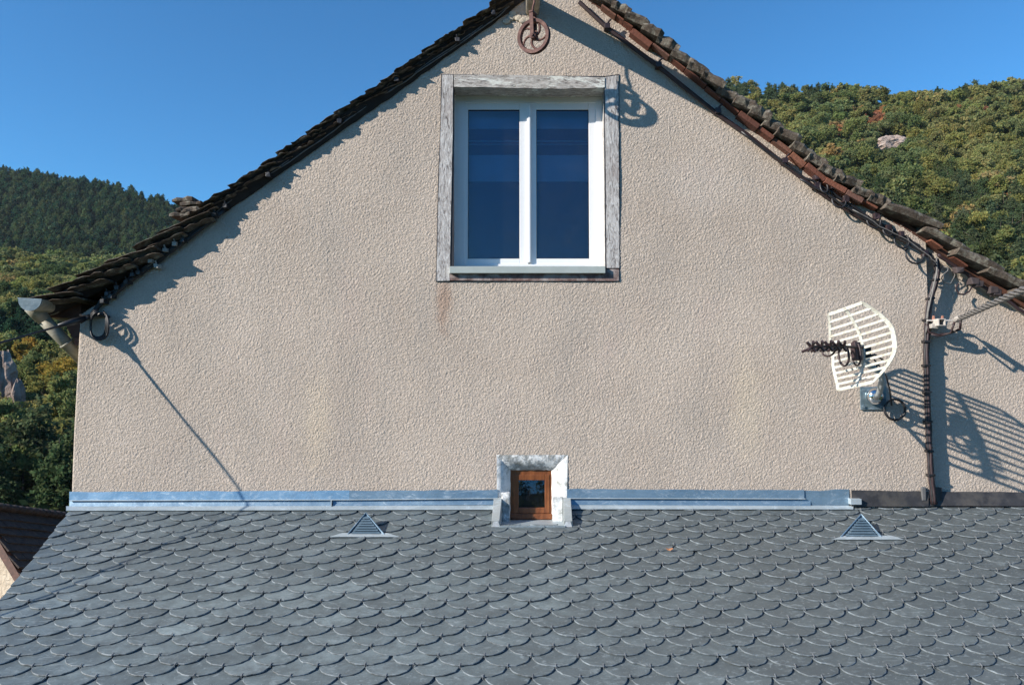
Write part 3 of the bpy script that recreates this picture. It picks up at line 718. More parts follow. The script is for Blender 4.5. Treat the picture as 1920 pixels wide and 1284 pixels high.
apron(124, 929, 948.5, 946.5, 956, 954); apron(1068, 1600, 945.5, 947.5, 953, 953.5)
strip(1597, 1741, 919, 921, 949, 949, -.010, -.030, BITUMEN, 'black_flashing'); strip(1741, 1990, 921, 923, 948, 948.5, Y2-.016, -.022, BITUMEN, 'black_flashing')
b = MB(); a, c = W(1595, 945.5, -.05), W(1615, 935, -.05); b.box((a.x, -.055, a.z), (c.x, -.008, c.z)); b.build('flashing_end', ZINC_PALE, lean, bevel=.002)
b = MB(); a, c = W(1736, 938, -.02), W(1742, 912, -.02); b.box((a.x-.03, -.028, a.z), (a.x+.0, -.004, c.z)); b.build('sealant_patch', simple('grey_sealant', (.12,.12,.12), .8, var=.3), lean, bevel=.006)
b = MB(); a, c = W(1752, 947, 0), W(1765, 914, 0); b.box((a.x, -.005, a.z), (c.x, Y2-.002, c.z)); b.build('flashing_upstand', BITUMEN, lean)
# window cheeks: zinc uprights and sill plate
def cheek(xa, xb, xa2, xb2, ytop, ybot, mat, name, lift=.055):
    t0, t1 = W(xa, ytop, -.012), W(xb, ytop, -.012)
    p0, _ = roofhit(xa2, ybot, .02); p1, _ = roofhit(xb2, ybot, .02)
    f0, f1 = p0-RN*.02, p1-RN*.02; g0, g1 = p0+RN*lift, p1+RN*lift
    w0, w1 = W(xa, 975, .0), W(xb, 975, .0)
    b = MB(); b.hexa([f0, f1, Vector((w1.x, .0, w1.z-.05)), Vector((w0.x, 0, w0.z-.05)), g0+Vector((.006, 0, 0)), g1-Vector((.006, 0, 0)), t1, t0]); return b.build(name, mat, lean, bevel=.003)
cheek(926, 941, 920.5, 938, 932, 987.5, ZINC_GREY, 'window_cheek', .068); cheek(1056, 1070, 1056, 1074.5, 932, 987.5, ZINC_GREY, 'window_cheek', .068)
for xa in (922.5, 1057.5):
    p, _ = roofhit(xa, 987.3, .02); q, _ = roofhit(xa+15, 987.3, .02); b = MB(); o_ = Vector((0, -.004, 0))
    b.add([p+RN*.02+o_, q+RN*.02+o_, q+RN*.062+o_-Vector((.012, 0, 0)), p+RN*.062+o_+Vector((.012, 0, 0))]+[p+RN*.02, q+RN*.02, q+RN*.062-Vector((.012, 0, 0)), p+RN*.062+Vector((.012, 0, 0))], [(0,1,2,3),(7,6,5,4),(0,4,5,1),(1,5,6,2),(2,6,7,3),(3,7,4,0)])
    b.build('cheek_end', simple('bright_zinc_end', (.72,.74,.76), .5, bump=0), lean)
b = MB(); p, _ = roofhit(936, 986, .03); q, _ = roofhit(1060, 986, .03); w0, w1 = W(941, 974, DS), W(1056, 974, DS)
b.hexa([p+RN*.012, q+RN*.012, (w1.x, DS, w1.z-.03), (w0.x, DS, w0.z-.03), p+RN*.034, q+RN*.034, (w1.x, DS, w1.z), (w0.x, DS, w0.z)]); b.build('sill_plate', ZINC_PALE, lean, bevel=.002)
b = MB(); a, c = W(940, 983, -.03), W(956, 924, -.03); b.box((a.x, -.03, a.z), (c.x, .03, c.z), .003); b.build('plaster_upstand', MORTAR, house, bevel=.006)
b = MB(); a, c = W(1037, 983, -.03), W(1055, 932, -.03); b.box((a.x, -.022, a.z), (c.x, .03, c.z), .002); b.build('plaster_upstand', PLASTER, house, bevel=.004)

# triangular roof vents
def vent(cx, base_y, half, apex_y, px0, px1, label):
    (p0, s0) = roofhit(cx-half, base_y, .032); (p1, _) = roofhit(cx+half, base_y, .032)
    root = empty('roof_vent', ((p0.x+p1.x)/2, p0.y, p0.z), label=label, cat='roof vent', group='triangular zinc vents in the slates')
    l = RN*.032
    # front face rises steeply; apex found where the front plane is seen at apex_y, ridge runs back into the roof
    fy = p0.y+.115; ap = W(cx, apex_y, fy); A = p0+l; B = p1+l
    back = Vector((ap.x, fy+.01, P0.z+(fy-P0.y)*math.tan(TH)))
    b = MB(); b.add([A, B, ap, back], [(0, 2, 3), (1, 3, 2)])
    # rim along the two sloping edges
    b.tube([A, ap, B], .005, 5); b.build('hood', ZINC_BLUE, root)
    b = MB(); i = Vector((0, .02, 0)); b.add([A+i, B+i, ap+i-Vector((0, 0, .01))], [(0, 1, 2)]); b.build('back_plate', simple('vent_shade', (.03,.05,.07), .6, .2), root)
    for j in range(7):
        t = .06+j*.115; 
        if t > .86: break
        a0 = A.lerp(ap, t); b0 = B.lerp(ap, t); ins = Vector(((b0.x-a0.x)*.06+.004, 0, 0)); a0 = a0+ins; b0 = b0-ins
        a1 = A.lerp(ap, t+.08); b1 = B.lerp(ap, t+.08); a1 = a1+ins; b1 = b1-ins
        b = MB(); f = Vector((0, -.010, -.002)); k_ = Vector((0, .012, 0))
        b.add([a0+f, b0+f, b1+k_, a1+k_, a0+f+Vector((0, .003, -.002)), b0+f+Vector((0, .003, -.002))], [(0, 1, 2, 3), (0, 4, 5, 1)]); b.build('louvre', VENT_ZINC, root)
    q0, _ = roofhit(px0, base_y+4.5, .033); q1, _ = roofhit(px1, base_y+4.5, .033); r0, _ = roofhit(px0+24, base_y-2.5, .033); r1, _ = roofhit(px1-22, base_y-2.5, .033)
    hh_ = RN*.033; b = MB(); b.hexa([q0+hh_-RN*.004, q1+hh_-RN*.004, r1+hh_-RN*.004, r0+hh_-RN*.004, q0+hh_, q1+hh_, r1+hh_, r0+hh_]); b.build('base_flashing', ZINC_PALE, root)
vent(686, 1001, 34, 961, 618, 748, 'triangular louvred zinc vent in the slates left of the small brown window')
vent(1614.5, 1006, 38, 964, 1560, 1694, 'triangular louvred zinc vent in the slates below the black flashing on the right')

# ------------------------------------------------------------------ pulley under the ridge beam
PY = -.36
pc = W(1001, 69, PY)
pul = empty('pulley', tuple(pc), label='rusty iron pulley wheel hanging from the ridge beam above the loft window', cat='pulley')
ang = math.radians(-24); ex = Vector((math.cos(ang), math.sin(ang), 0)); ax = Vector((math.sin(ang), -math.cos(ang), 0)); ez = Vector((0, 0, 1))
tilt = math.radians(6); ez = (ez+ax*math.tan(tilt)).normalized(); ax = ex.cross(ez)*-1 if ex.cross(ez).y > 0 else ex.cross(ez)
def onw(a, r, h=0): return pc + ex*math.cos(a)*r + ez*math.sin(a)*r + ax*h
prof = [(.121, -.021), (.121, -.016), (.108, -.004), (.108, .004), (.121, .016), (.121, .021), (.099, .019), (.093, .008), (.093, -.008), (.099, -.019)]
V = []; F = []; n = 56; m_ = len(prof)
for i in range(n):
    for r, h in prof: V.append(onw(2*math.pi*i/n, r, h))
F = [(i*m_+j, i*m_+(j+1) % m_, ((i+1) % n)*m_+(j+1) % m_, ((i+1) % n)*m_+j) for i in range(n) for j in range(m_)]
b = MB(); b.add(V, F); wheel = b.build('wheel', RUST, pul)
for k in range(5):
    a0 = 2*math.pi*k/5+.3; b = MB(); b.tube([onw(a0+.9*(t/8)**1.3, .018+.080*t/8) for t in range(9)], [.011-.003*t/8 for t in range(9)], 6); b.build('spoke', RUST, wheel, smooth=True)
b = MB(); b.tube([onw(0, 0, -.03), onw(0, 0, .03)], .024, 14); b.tube([onw(0, 0, -.045), onw(0, 0, .045)], .010, 10); b.build('hub', RUST, wheel, bevel=.002)
for sgn in (-1, 1):
    b = MB(); h0 = sgn*.034
    q = [pc+ax*(h0-.004*sgn)+ex*dx+ez*dz for dx, dz in ((-.013, -.02), (.013, -.02), (.015, .165), (-.015, .165))]; q2 = [p+ax*.007*sgn for p in q]
    b.hexa(q+q2); b.build('fork', RUST, pul, bevel=.002)
b = MB(); q = [pc+ax*h+ex*dx+ez*.16 for h, dx in ((-.042, -.015), (-.042, .015), (.042, .015), (.042, -.015))]; b.hexa(q+[p+ez*.012 for p in q]); b.build('fork_bridge', RUST, pul, bevel=.002)
top = Vector((pc.x, PY, zb0-.01)); b = MB(); b.tube([pc+ez*.168, pc+ez*.2, Vector((pc.x+.004, PY, (pc.z+.17+top.z)/2)), top+Vector((0, 0, .02))], .0075, 8); b.build('hook_rod', RUST, pul, smooth=True)
b = MB(); zz = zb0-.012
b.tube([Vector((xb0-.006, PY, zb0+.10)), Vector((xb0-.006, PY, zb0-.0)), Vector((pc.x, PY, zz-.008)), Vector((xb1+.006, PY, zb0)), Vector((xb1+.006, PY, zb0+.1))], .006, 6); b.build('strap', CLIP, pul)

# ------------------------------------------------------------------ gutter at the left eave
gut = empty('gutter', tuple(W(56, 580, -.22)), label='beige half-round gutter seen from below under the left eave', cat='gutter')
c0 = W(57, 561, -.22); gr = .082; n = 18; V = []
ys = (-.22, -.19, 1.4, 3.4, 7.0)
for y in ys:
    for r in (gr, gr-.004):
        for k in range(n+1):
            a = math.pi+math.pi*k/n; V.append((c0.x+r*math.cos(a), y, c0.z+r*math.sin(a)))
N1 = n+1; F = []
for i in range(len(ys)-1):
    for k in range(n):
        a = i*2*N1+k; F += [(a, a+2*N1, a+2*N1+1, a+1), (a+N1, a+N1+1, a+3*N1+1, a+3*N1)]
for k in range(n): F.append((k, k+1, N1+k+1, N1+k))
b = MB(); b.add(V, F); b.build('trough', GUTTER, gut, smooth=True)
b = MB(); D1_, D2_ = W(58, 574, -.10), W(156, 676, .14); b.tube([D1_, D1_.lerp(D2_, .25)], .049, 18); b.tube([D1_.lerp(D2_, .2), D2_], .0455, 18); b.build('offset_pipe', GUTTER, gut, smooth=True)
for t0, t1 in ((.0, .20), (.66, .69)): b = MB(); b.tube([D1_.lerp(D2_, t0), D1_.lerp(D2_, t1)], .0535, 18); b.build('pipe_collar', GUTTER, gut, smooth=True)
b = MB(); poly = [(c0.x+(gr+.003)*math.cos(math.pi+math.pi*k/n), c0.z+(gr+.003)*math.sin(math.pi+math.pi*k/n)) for k in range(n+1)]
b.prism([(c0.x-gr-.012, c0.z+.012)]+poly+[(c0.x+gr+.003, c0.z+.002)], -.226, -.216); b.build('end_cap', ZINC_GREY.copy() if False else zinc('cap_zinc', (.10,.145,.17), (.17,.22,.25), white=(.3,.36,.4)), gut)
for y in (.02, 1.2, 2.6, 4.2):
    b = MB(); b.tube([Vector((c0.x+(gr+.006)*math.cos(math.pi+math.pi*k/n), y, c0.z+(gr+.006)*math.sin(math.pi+math.pi*k/n))) for k in range(n+1)], .006, 5); b.build('bracket', GUTTER, gut)

# ------------------------------------------------------------------ cables
def jig(pts, amp, y=None, n=6):
    """resample a polyline of vectors with small wobbles"""
    out = []
    for a, c in zip(pts, pts[1:]):
        for i in range(n): out.append(a.lerp(c, i/n)+Vector([random.uniform(-amp, amp) for _ in range(3)]))
    return out+[pts[-1]]
lc = empty('eave_cable', tuple(W(180, 585, -.03)), label='black and grey cables clipped along the left roof edge of the gable', cat='cable')
path = [(172, 590), (190, 562), (215, 545), (245, 520), (285, 492), (325, 462), (370, 430), (420, 388), (470, 345), (530, 310), (580, 275), (640, 232), (700, 188), (760, 150), (850, 88), (930, 32), (955, 10)]
def keep_(off, px): return px < 430 if off >= 9 else px < 500 if off == 0 else True
for off, m_, r, i0 in ((0, BLACK, .012, 0), (4, GREYCABLE, .005, 0), (-3, GREYCABLE, .004, 6), (9, BLACK, .014, 0), (14, BLACK, .008, 0)):
    pp = [W(px, py+off*.6, -.018-random.uniform(0, .014)) for px, py in path[i0:] if keep_(off, px)]
    b = MB(); b.tube(jig(pp, .004, n=4), r, 6); b.build('cable', m_, lc, smooth=True)
for px, py in ((252, 516), (285, 490), (296, 500), (312, 470), (330, 458), (345, 452), (240, 530), (210, 556), (196, 566), (262, 512), (222, 540), (204, 552), (404, 404), (425, 388), (505, 330), (638, 230), (745, 152), (858, 78), (925, 28)):
    c = W(px, py, -.035); b = MB(); pale = 270 < px < 340
    b.box(c+Vector((-.016, -.035, -.014)), c+Vector((.016, .035, .016)), .004); b.tube([c+Vector((0, -.02, .01)), c+Vector((-.006, -.03, .04))], .006, 6)
    b.build('clip', CLIP if pale else BLACK, lc, bevel=.002)
b = MB()
for k in range(3):
    c = W(184+k*1.5, 606, -.05-k*.012); pts = [c+Vector((.065*math.sin(a)*(1+.05*k), .01*math.sin(3*a), .105*math.cos(a)-.01*k)) for a in [2*math.pi*i/20+.5 for i in range(19)]]
    b.tube(pts, .0075, 6)
b.build('cable_loop', BLACK, lc, smooth=True)
b = MB(); b.tube([W(150, 597, -.05), W(175, 590, -.04), W(196, 590, -.02), W(205, 596, 0)], .012, 6); b.sphere(W(190, 590, -.03), .026, 8, 6, (1.4, 1, .7)); b.tube([W(150, 592, -.06), W(165, 596, -.08), W(150, 604, -.1)], .014, 6); b.build('wall_anchor', BLACK, lc)
# service cable running off towards the street on the left
q0 = W(176, 592, -.03); dd = Vector((-.705, -1, -.454)); b = MB()
def sag(t, L): return -.12*4*(t/L)*(1-t/L)
pts = [q0+dd*t+Vector((0, 0, sag(t, 30)*.5)) for t in (0, .1, .3, .6, 1, 1.6, 2.4, 4, 7, 12, 20, 30)]
b.tube(pts, .007, 8); b.tube([p+Vector((.008*math.sin(i*2.1), 0, .012*math.cos(i*2.1))) for i, p in enumerate(pts)], .004, 6); sc_ = b.build('service_cable', BLACK, None, smooth=True)
tag(sc_, 'black overhead cable leaving the left corner of the house by the gutter', 'cable')
b = MB(); b.tube([q0+dd*.05, q0+dd*.12, q0+dd*.2], [.02, .026, .014], 8); b.build('tension_clamp', BLACK, sc_, smooth=True)

# right: drooping cable loops and clamps under the roof edge
rc = empty('eave_cable', tuple(W(1600, 405, -.03)), label='black cables with drooping loops under the right roof edge', cat='cable')
for dy, r, m_, x0 in ((0, .010, BLACK, 0), (4, .004, GREYCABLE, 4), (8, .009, BLACK, 2)):
    P_ = [(1390, 248), (1450, 292), (1500, 328), (1545, 352), (1600, 388), (1650, 420), (1700, 446), (1745, 478), (1755, 490)][x0:]
    b = MB(); b.tube(jig([W(px, py+dy, -.05-.01*x0) for px, py in P_], .005, n=4), r, 6); b.build('cable', m_, rc, smooth=True)
for px, py, rx, rz in ((1543, 352, 7, 12), (1571, 378, 13, 14), (1636, 415, 13, 15), (1662, 432, 9, 12), (1688, 452, 14, 15), (1712, 478, 17, 18)):
    c = W(px, py, -.05); pts = [c+Vector((rx/255*math.cos(a), -.02+.015*math.sin(a), rz/255*math.sin(a))) for a in [math.pi*.75+math.pi*1.5*i/14 for i in range(15)]]
    b = MB(); b.tube(pts, .0075, 6); b.build('cable_loop', BLACK, rc, smooth=True)
for px, py in ((1531, 334), (1562, 350), (1586, 374), (1644, 406), (1690, 440), (1665, 428), (1735, 476)):
    c = W(px, py, -.06); b = MB(); b.box(c+Vector((-.02, -.02, -.02)), c+Vector((.02, .03, .022)), .006); b.build('clamp', BROWNCABLE, rc, bevel=.005)

# cables running down the corner
dc = empty('corner_cable', tuple(W(1740, 900, -.02)), label='bundle of dark cables running down the wall corner right of the antenna', cat='cable')
D1 = [(1752, 485), (1757, 505), (1752, 530), (1742, 565), (1737, 600), (1735, 660), (1737, 740), (1740, 820), (1743, 880), (1747, 915), (1750, 945)]
for dx, m_, r, yy in ((0, BLACK, .013, -.022), (3.5, BROWNCABLE, .010, -.035), (-3, BROWNCABLE, .006, -.02), (5, BLACK, .010, -.015)):
    b = MB(); b.tube(jig([W(px+dx, py, yy) for px, py in D1], .0025, n=4), r, 7); b.build('cable', m_, dc, smooth=True)
b = MB(); b.tube(jig([W(1756, 482, -.06), W(1757, 510, -.07), W(1749, 545, -.06), W(1740, 585, -.05), W(1736, 625, -.04)], .001, n=6), .006, 6); b.build('cable', GREYCABLE, dc, smooth=True)
for i, py in enumerate((525, 560, 600, 640, 685, 735, 790, 845, 890)):
    px = np.interp(py, [p[1] for p in D1], [p[0] for p in D1]); c = W(px, py, -.02); b = MB(); b.box(c+Vector((-.026, -.03, -.008)), c+Vector((.024, .018, .008)), .002); b.build('cable_clip', BLACK, dc, bevel=.002)
b = MB(); c = W(1775, 510, -.02)
b.tube([W(1758, 508, 0), W(1768, 500, -.03), W(1778, 502, -.05), W(1777, 508, -.05), W(1769, 514, -.05), W(1765, 522, -.04), W(1770, 530, -.03), W(1782, 532, -.03), W(1789, 520, -.03), W(1792, 508, -.02)], .0038, 6); b.build('loose_wire', GREYCABLE, dc, smooth=True)
# wing roof edge: hexagonal loop and clamps
wc = empty('wing_cable', tuple(W(1830, 525, 0)), label='dark clamped cable with a bent loop under the roof edge of the right wing', cat='cable')
b = MB(); b.tube(jig([W(px, py, -.03) for px, py in ((1757, 478), (1790, 498), (1820, 520), (1850, 541), (1880, 556), (1920, 586), (1960, 615))], .005, n=4), .013, 7); b.build('cable', BROWNCABLE, wc, smooth=True)
b = MB(); b.tube([W(px, py, -.05) for px, py in ((1797, 532), (1792, 540), (1798, 551), (1808, 552), (1818, 546), (1822, 538))], .006, 6); b.build('cable_loop', BROWNCABLE, wc)
for px, py in ((1798, 507), (1826, 528), (1835, 532), (1862, 544), (1870, 549)):
    c = W(px, py, -.05); b = MB(); b.box(c+Vector((-.028, -.02, -.022)), c+Vector((.028, .04, .024)), .007); b.build('clamp', simple('brown_clamp', (.06,.045,.045), .7, bump=0), wc, bevel=.006)

# wall bracket with overhead cable on the right wing
br = empty('cable_bracket', tuple(W(1762, 610, 0)), label='pale steel wall bracket with square tube holding an overhead cable on the right wing', cat='bracket')
b = MB(); c = W(1765, 604, -.12); a = W(1737, 601, -.05)
b.box((a.x, -.065, a.z-.006), (W(1790, 601, -.06).x, -.045, a.z+.006)); b.build('cross_bar', BKT, br, bevel=.002)
w_ = .026; b = MB()
for x0, x1, z0, z1 in ((-w_, w_, w_-.006, w_), (-w_, w_, -w_, -w_+.006), (-w_, -w_+.006, -w_+.006, w_-.006), (w_-.006, w_, -w_+.006, w_-.006)): b.box((c.x+x0, -.13, c.z+z0), (c.x+x1, Y2+.005, c.z+z1))
b.build('square_tube', BKT, br)
b = MB(); c2 = W(1751, 612, -.05); b.box(c2+Vector((-.03, -.03, -.018)), c2+Vector((.022, .06, .022)), .006); b.build('tube_stub', BKT, br, bevel=.003)
for px in (1750.5, 1767): b = MB(); b.tube([W(px, 599, -.055), W(px, 592, -.055)], [.011, .008], 6); b.build('bolt', COPPERBOLT, br)
oc = empty('overhead_cable', tuple(W(1800, 595, -.12)), label='twisted grey overhead cable tied to the bracket at the right wall edge', cat='cable')
q0 = W(1792, 600, -.10); dd = Vector((-.38, -1, .015))
def cpt(t): return q0+dd*t
for k in range(4):
    b = MB(); pts = []
    for i in range(70):
        t = 2.6*(i/69)**1.3; f = min(1, t/.12); a = t*16+k*math.pi/2; pts.append(cpt(t)+Vector((math.cos(a)*.012*f, 0, math.sin(a)*.014*f)))
    b.tube(pts, .008, 6); b.build('strand', GREYCABLE, oc, smooth=True)
b = MB(); b.tube([cpt(.0)+Vector((.01, 0, 0)), cpt(.06), cpt(.14)], [.012, .026, .018], 8)
b.tube([W(1790, 600, -.06), cpt(.0), cpt(.08)], .007, 6); b.build('clamp', BKT, oc)
b = MB(); b.tube([cpt(.16)+Vector((0, 0, -.01)), cpt(.14)+Vector((0, 0, -.07)), W(1800, 617, -.1), W(1780, 625, -.07), W(1758, 628, -.05), W(1741, 622, -.05), W(1737, 606, -.04)], .009, 6)
b.tube([W(1790, 604, -.12), W(1786, 614, -.12), W(1783, 624, -.09), W(1762, 630, -.05), W(1746, 627, -.05)], .008, 6); b.build('slack_cable', BROWNCABLE, oc, smooth=True)

# ------------------------------------------------------------------ grid dish antenna
AY = -.50
C0 = W(1618, 652, AY)
ant = empty('tv_antenna', tuple(W(1640, 745, 0)), label='white grid dish TV antenna with a black dipole arm on the wall', cat='antenna')
psi = math.radians(70); roll = math.radians(10)
axd = Vector((-math.sin(psi), -math.cos(psi), .04)).normalized()      # dish looks this way
uu = Vector((math.cos(psi), -math.sin(psi), 0)); vv_ = axd.cross(uu); vv_ = vv_ if vv_.z > 0 else -vv_
uu, vv_ = uu*math.cos(roll)+vv_*math.sin(roll), vv_*math.cos(roll)-uu*math.sin(roll)
KP = 1.55
def D(u, v, h=0): return C0 + uu*u + vv_*v + axd*(KP*(v*v) + .15*u*u + h)
HV = .272
def halfw(v): t = abs(v)/HV; return .27*(1-.45*max(0, (t-.25)/.75)**1.4)
def bar(b, fn, n, w, th=.003, dirn=None):
    """flat bar following fn(t), width w in direction dirn(t)"""
    V = []
    for i in range(n+1):
        t = i/n; p = fn(t); d = dirn(t)*w/2
        V += [p-d, p+d, p+d-axd*th, p-d-axd*th]
    F = [(i*4+k, i*4+(k+1) % 4, (i+1)*4+(k+1) % 4, (i+1)*4+k) for i in range(n) for k in range(4)]+[(3, 2, 1, 0), (n*4, n*4+1, n*4+2, n*4+3)]
    b.add(V, F)
b = MB()
for sg in (-1, 1): bar(b, lambda t, sg=sg: D(sg*halfw(-HV+2*HV*t), -HV+2*HV*t), 24, .036 if sg > 0 else .026, .004, lambda t: uu)
bar(b, lambda t: D(0, -HV+2*HV*t, .003), 24, .026, .006, lambda t: uu)
b.build('grid_frame', ANT, ant)
for j in range(13):
    v = -HV+2*HV*j/12; v2 = v*.985; b = MB(); h_ = halfw(v2); bar(b, lambda t: D(-h_+2*h_*t, v2, .001), 8, .022 if j in (0, 12) else .0165, .004, lambda t: vv_); b.build('grid_bar', ANT, ant)
arm0 = C0+axd*.01; arm1 = C0+axd*.40+vv_*.0
tgt = W(1519, 651, -.80); arm_d = (tgt-C0)
def arm(t): return C0+arm_d*t+Vector((0, 0, .008*math.sin(t*3)))
b = MB(); b.tube([arm(t/8) for t in range(9)], .009, 8); b.build('feed_arm', BROWNCABLE, ant)
for t in (.98, .82, .66, .52, .40):
    b = MB(); c = arm(t); d = (vv_*.35+uu*.9).normalized()
    b.tube([c-d*.06+axd*.03, c-d*.02, c+d*.02, c+d*.06+axd*.03], .0095, 6); b.tube([c-axd*.03-vv_*.03, c+axd*.03+vv_*.03], .010, 6); b.tube([c-axd*.03+vv_*.03, c+axd*.03-vv_*.03], .008, 6); b.build('dipole', BROWNCABLE, ant)
b = MB(); c = arm(.27)
def ell(c, a, bb, A, B, n=20): return [c+a*A*math.cos(2*math.pi*i/n)+bb*B*math.sin(2*math.pi*i/n) for i in range(n+1)]
b.tube(ell(C0+axd*.13+Vector((-.03, 0, -.06)), uu, vv_, .045, .07), .008, 6, False); b.tube(ell(C0+axd*.17+Vector((-.10, 0, -.025)), uu, vv_, .06, .04), .007, 6, False)
b.tube(ell(C0+axd*.05+Vector((-.01, 0, -.04)), uu, vv_, .04, .085), .006, 6, False); b.build('folded_dipole', BROWNCABLE, ant, smooth=True)
b = MB(); q = C0+axd*.035; b.hexa([q+uu*x+vv_*z+axd*h for z, h in ((-.09, -.02), (.035, -.02)) for x, h in ((-.02, 0), (.02, 0), (.02, .05), (-.02, .05))]); b.build('junction_box', BROWNCABLE, ant, bevel=.004)
# wires inside and fixing
b = MB(); b.tube([W(1612, 672, -.45), W(1640, 665, -.44), W(1655, 674, -.4), W(1640, 690, -.38), W(1628, 684, -.4)], .008, 6); b.tube([W(1634, 668, -.42), W(1652, 690, -.3), W(1662, 706, -.2), W(1668, 730, -.1), W(1672, 760, -.05)], .006, 6); b.build('coax', BLACK, ant, smooth=True)
# wall plate, dome and arm
b = MB(); a, c = W(1614, 768, -.012), W(1661, 725, -.012); b.box((a.x, -.014, a.z), (c.x, .0, c.z)); plate = b.build('wall_plate', GALV, ant, bevel=.004)
for px, py in ((1619, 731), (1655, 731), (1619, 762), (1655, 762)): b = MB(); c = W(px, py, -.014); b.tube([c, c+Vector((0, -.012, 0))], .010, 6); b.build('bolt', GALV, plate)
b = MB(); b.sphere(W(1640, 743, -.03), .062, 18, 12, (1, .85, 1)); b.build('dome', CHROME, ant, smooth=True)
b = MB(); b.tube([W(1642, 746, -.06), W(1648, 738, -.16), W(1651, 728, -.24), W(1653, 716, -.30), W(1653, 700, -.34), C0+Vector((.05, .08, -.10)), C0+Vector((.03, .04, -.02))], .022, 12); b.build('mast', ZINC_GREY, ant, smooth=True)
b = MB(); b.box(C0+Vector((.0, .02, -.07)), C0+Vector((.07, .10, .02)), .004); b.build('clamp', BLACK, ant, bevel=.005)
b = MB()
for k in range(5):
    c = W(1678+random.uniform(-1, 1), 768+random.uniform(-1, 1), -.03-.008*k); r = .074+random.uniform(-.004, .004)
    b.tube([c+Vector((r*math.cos(a), .006*math.sin(2*a+k), r*math.sin(a))) for a in [2*math.pi*i/24 for i in range(25)]], .0048, 6, False)
coil = b.build('cable_coil', BLACK, ant, smooth=True)

# a dead leaf lying on the slates
p, _ = roofhit(1254, 1031, .03); c = p+RN*.036; b = MB(); n = 9
b.add([c+Vector((.022*math.cos(a)*(1.3 if math.cos(a) > 0 else 1), -.014*math.sin(a), .004+.006*math.cos(2*a)-.004*math.sin(a))) for a in [2*math.pi*i/n for i in range(n)]]+[c+RN*.002], [(i, (i+1) % n, n) for i in range(n)])
tag(b.build('fallen_leaf', simple('dead_leaf', (.42,.19,.09), .8, bump=0), None), 'tiny dead orange leaf lying on the slates right of the small window', 'leaf')
# ------------------------------------------------------------------ neighbouring house, low on the left
nb = empty('neighbour_house', tuple(WD(-40, 1100, 12)), label='neighbouring house with a dark tiled roof and pale rendered gable at the lower left', cat='house')
R1 = WD(-39, 952, 13.0); E1 = WD(77, 1146, 12.4); R2 = WD(170, 978, 15.5)
e1 = E1-R1; e2 = R2-R1; nn = e1.cross(e2).normalized(); nn = nn if nn.z > 0 else -nn
def NP(a, c, h=0): return R1+e1*a+e2*c+nn*h
b = MB(); b.hexa([NP(0, 0, -.12), NP(1.3, 0, -.12), NP(1.3, 1, -.12), NP(0, 1, -.12), NP(0, 0), NP(1.3, 0), NP(1.3, 1), NP(0, 1)]); b.build('roof_board', EAVE_WOOD, nb)
NT = simple('dark_roof_tile', (.040,.027,.022), .9, var=.5, scale=9, bump=.8, bd=.02, rnd=True)
l1, l2 = e1.length, e2.length; nrow, ncol = 16, 15
for i in range(nrow):
    for j in range(ncol):
        a = i/nrow*1.3; c = (j+.5*(i % 2))/ncol; da = 1.55*1.3/nrow; dc = .96/ncol; h0, h1 = .012+random.uniform(0, .012), .06+random.uniform(0, .02)
        b = MB(); b.hexa([NP(a-.01, c, h0-.02), NP(a+da, c, h1-.03), NP(a+da, c+dc, h1-.03), NP(a-.01, c+dc, h0-.02), NP(a-.01, c, h0), NP(a+da, c, h1), NP(a+da, c+dc, h1+.01), NP(a-.01, c+dc, h0)]); b.build('roof_tile', NT, nb)
b = MB()
for j in range(18): b.sphere(NP(-.01, j/18+.02, .05), .11, 8, 6, (1.5, 1, .7))
b.build('ridge_tile', NT, nb, smooth=True)['kind'] = 'stuff'
hh = Vector((e1.x, e1.y, 0)); pr = NP(0, .03, -.13); pe = NP(1.25, .03, -.13)
wl0 = pr-hh*1.0*0; base = -9
gw = MB(); far = pr-hh*1.1; far = Vector((far.x, far.y, pr.z-1.0)); th_ = (e2.normalized())*.25; th_.z = 0
gw.hexa([(far.x, far.y, base), (pe.x, pe.y, base), (pe.x+th_.x, pe.y+th_.y, base), (far.x+th_.x, far.y+th_.y, base), far, pe, pe+th_, far+th_])
gw.add([far, pe, pr, far+th_, pe+th_, pr+th_], [(0, 1, 2), (5, 4, 3), (0, 2, 5, 3), (2, 1, 4, 5)])
M = Mat('rough_cream_render', rough=.9, spec=.2); M.pos(); M.color(M.ramp(M.noise(3, 6, .7), [(.3, (.47,.38,.28)), (.7, (.60,.51,.40))])).bump(M.noise(9, 5, .6, None, .8), 1, .05)
gw.build('gable_wall', M.m, nb)
b = MB(); pf = NP(1.25, .97, -.13); b.hexa([(pe.x, pe.y, base), (pf.x, pf.y, base), (pf.x-hh.x*.1, pf.y-hh.y*.1, base), (pe.x-hh.x*.1, pe.y-hh.y*.1, base), pe-Vector((0, 0, .06)), pf-Vector((0, 0, .06)), pf-hh*.1, pe-hh*.1]); b.build('front_wall', M.m, nb)

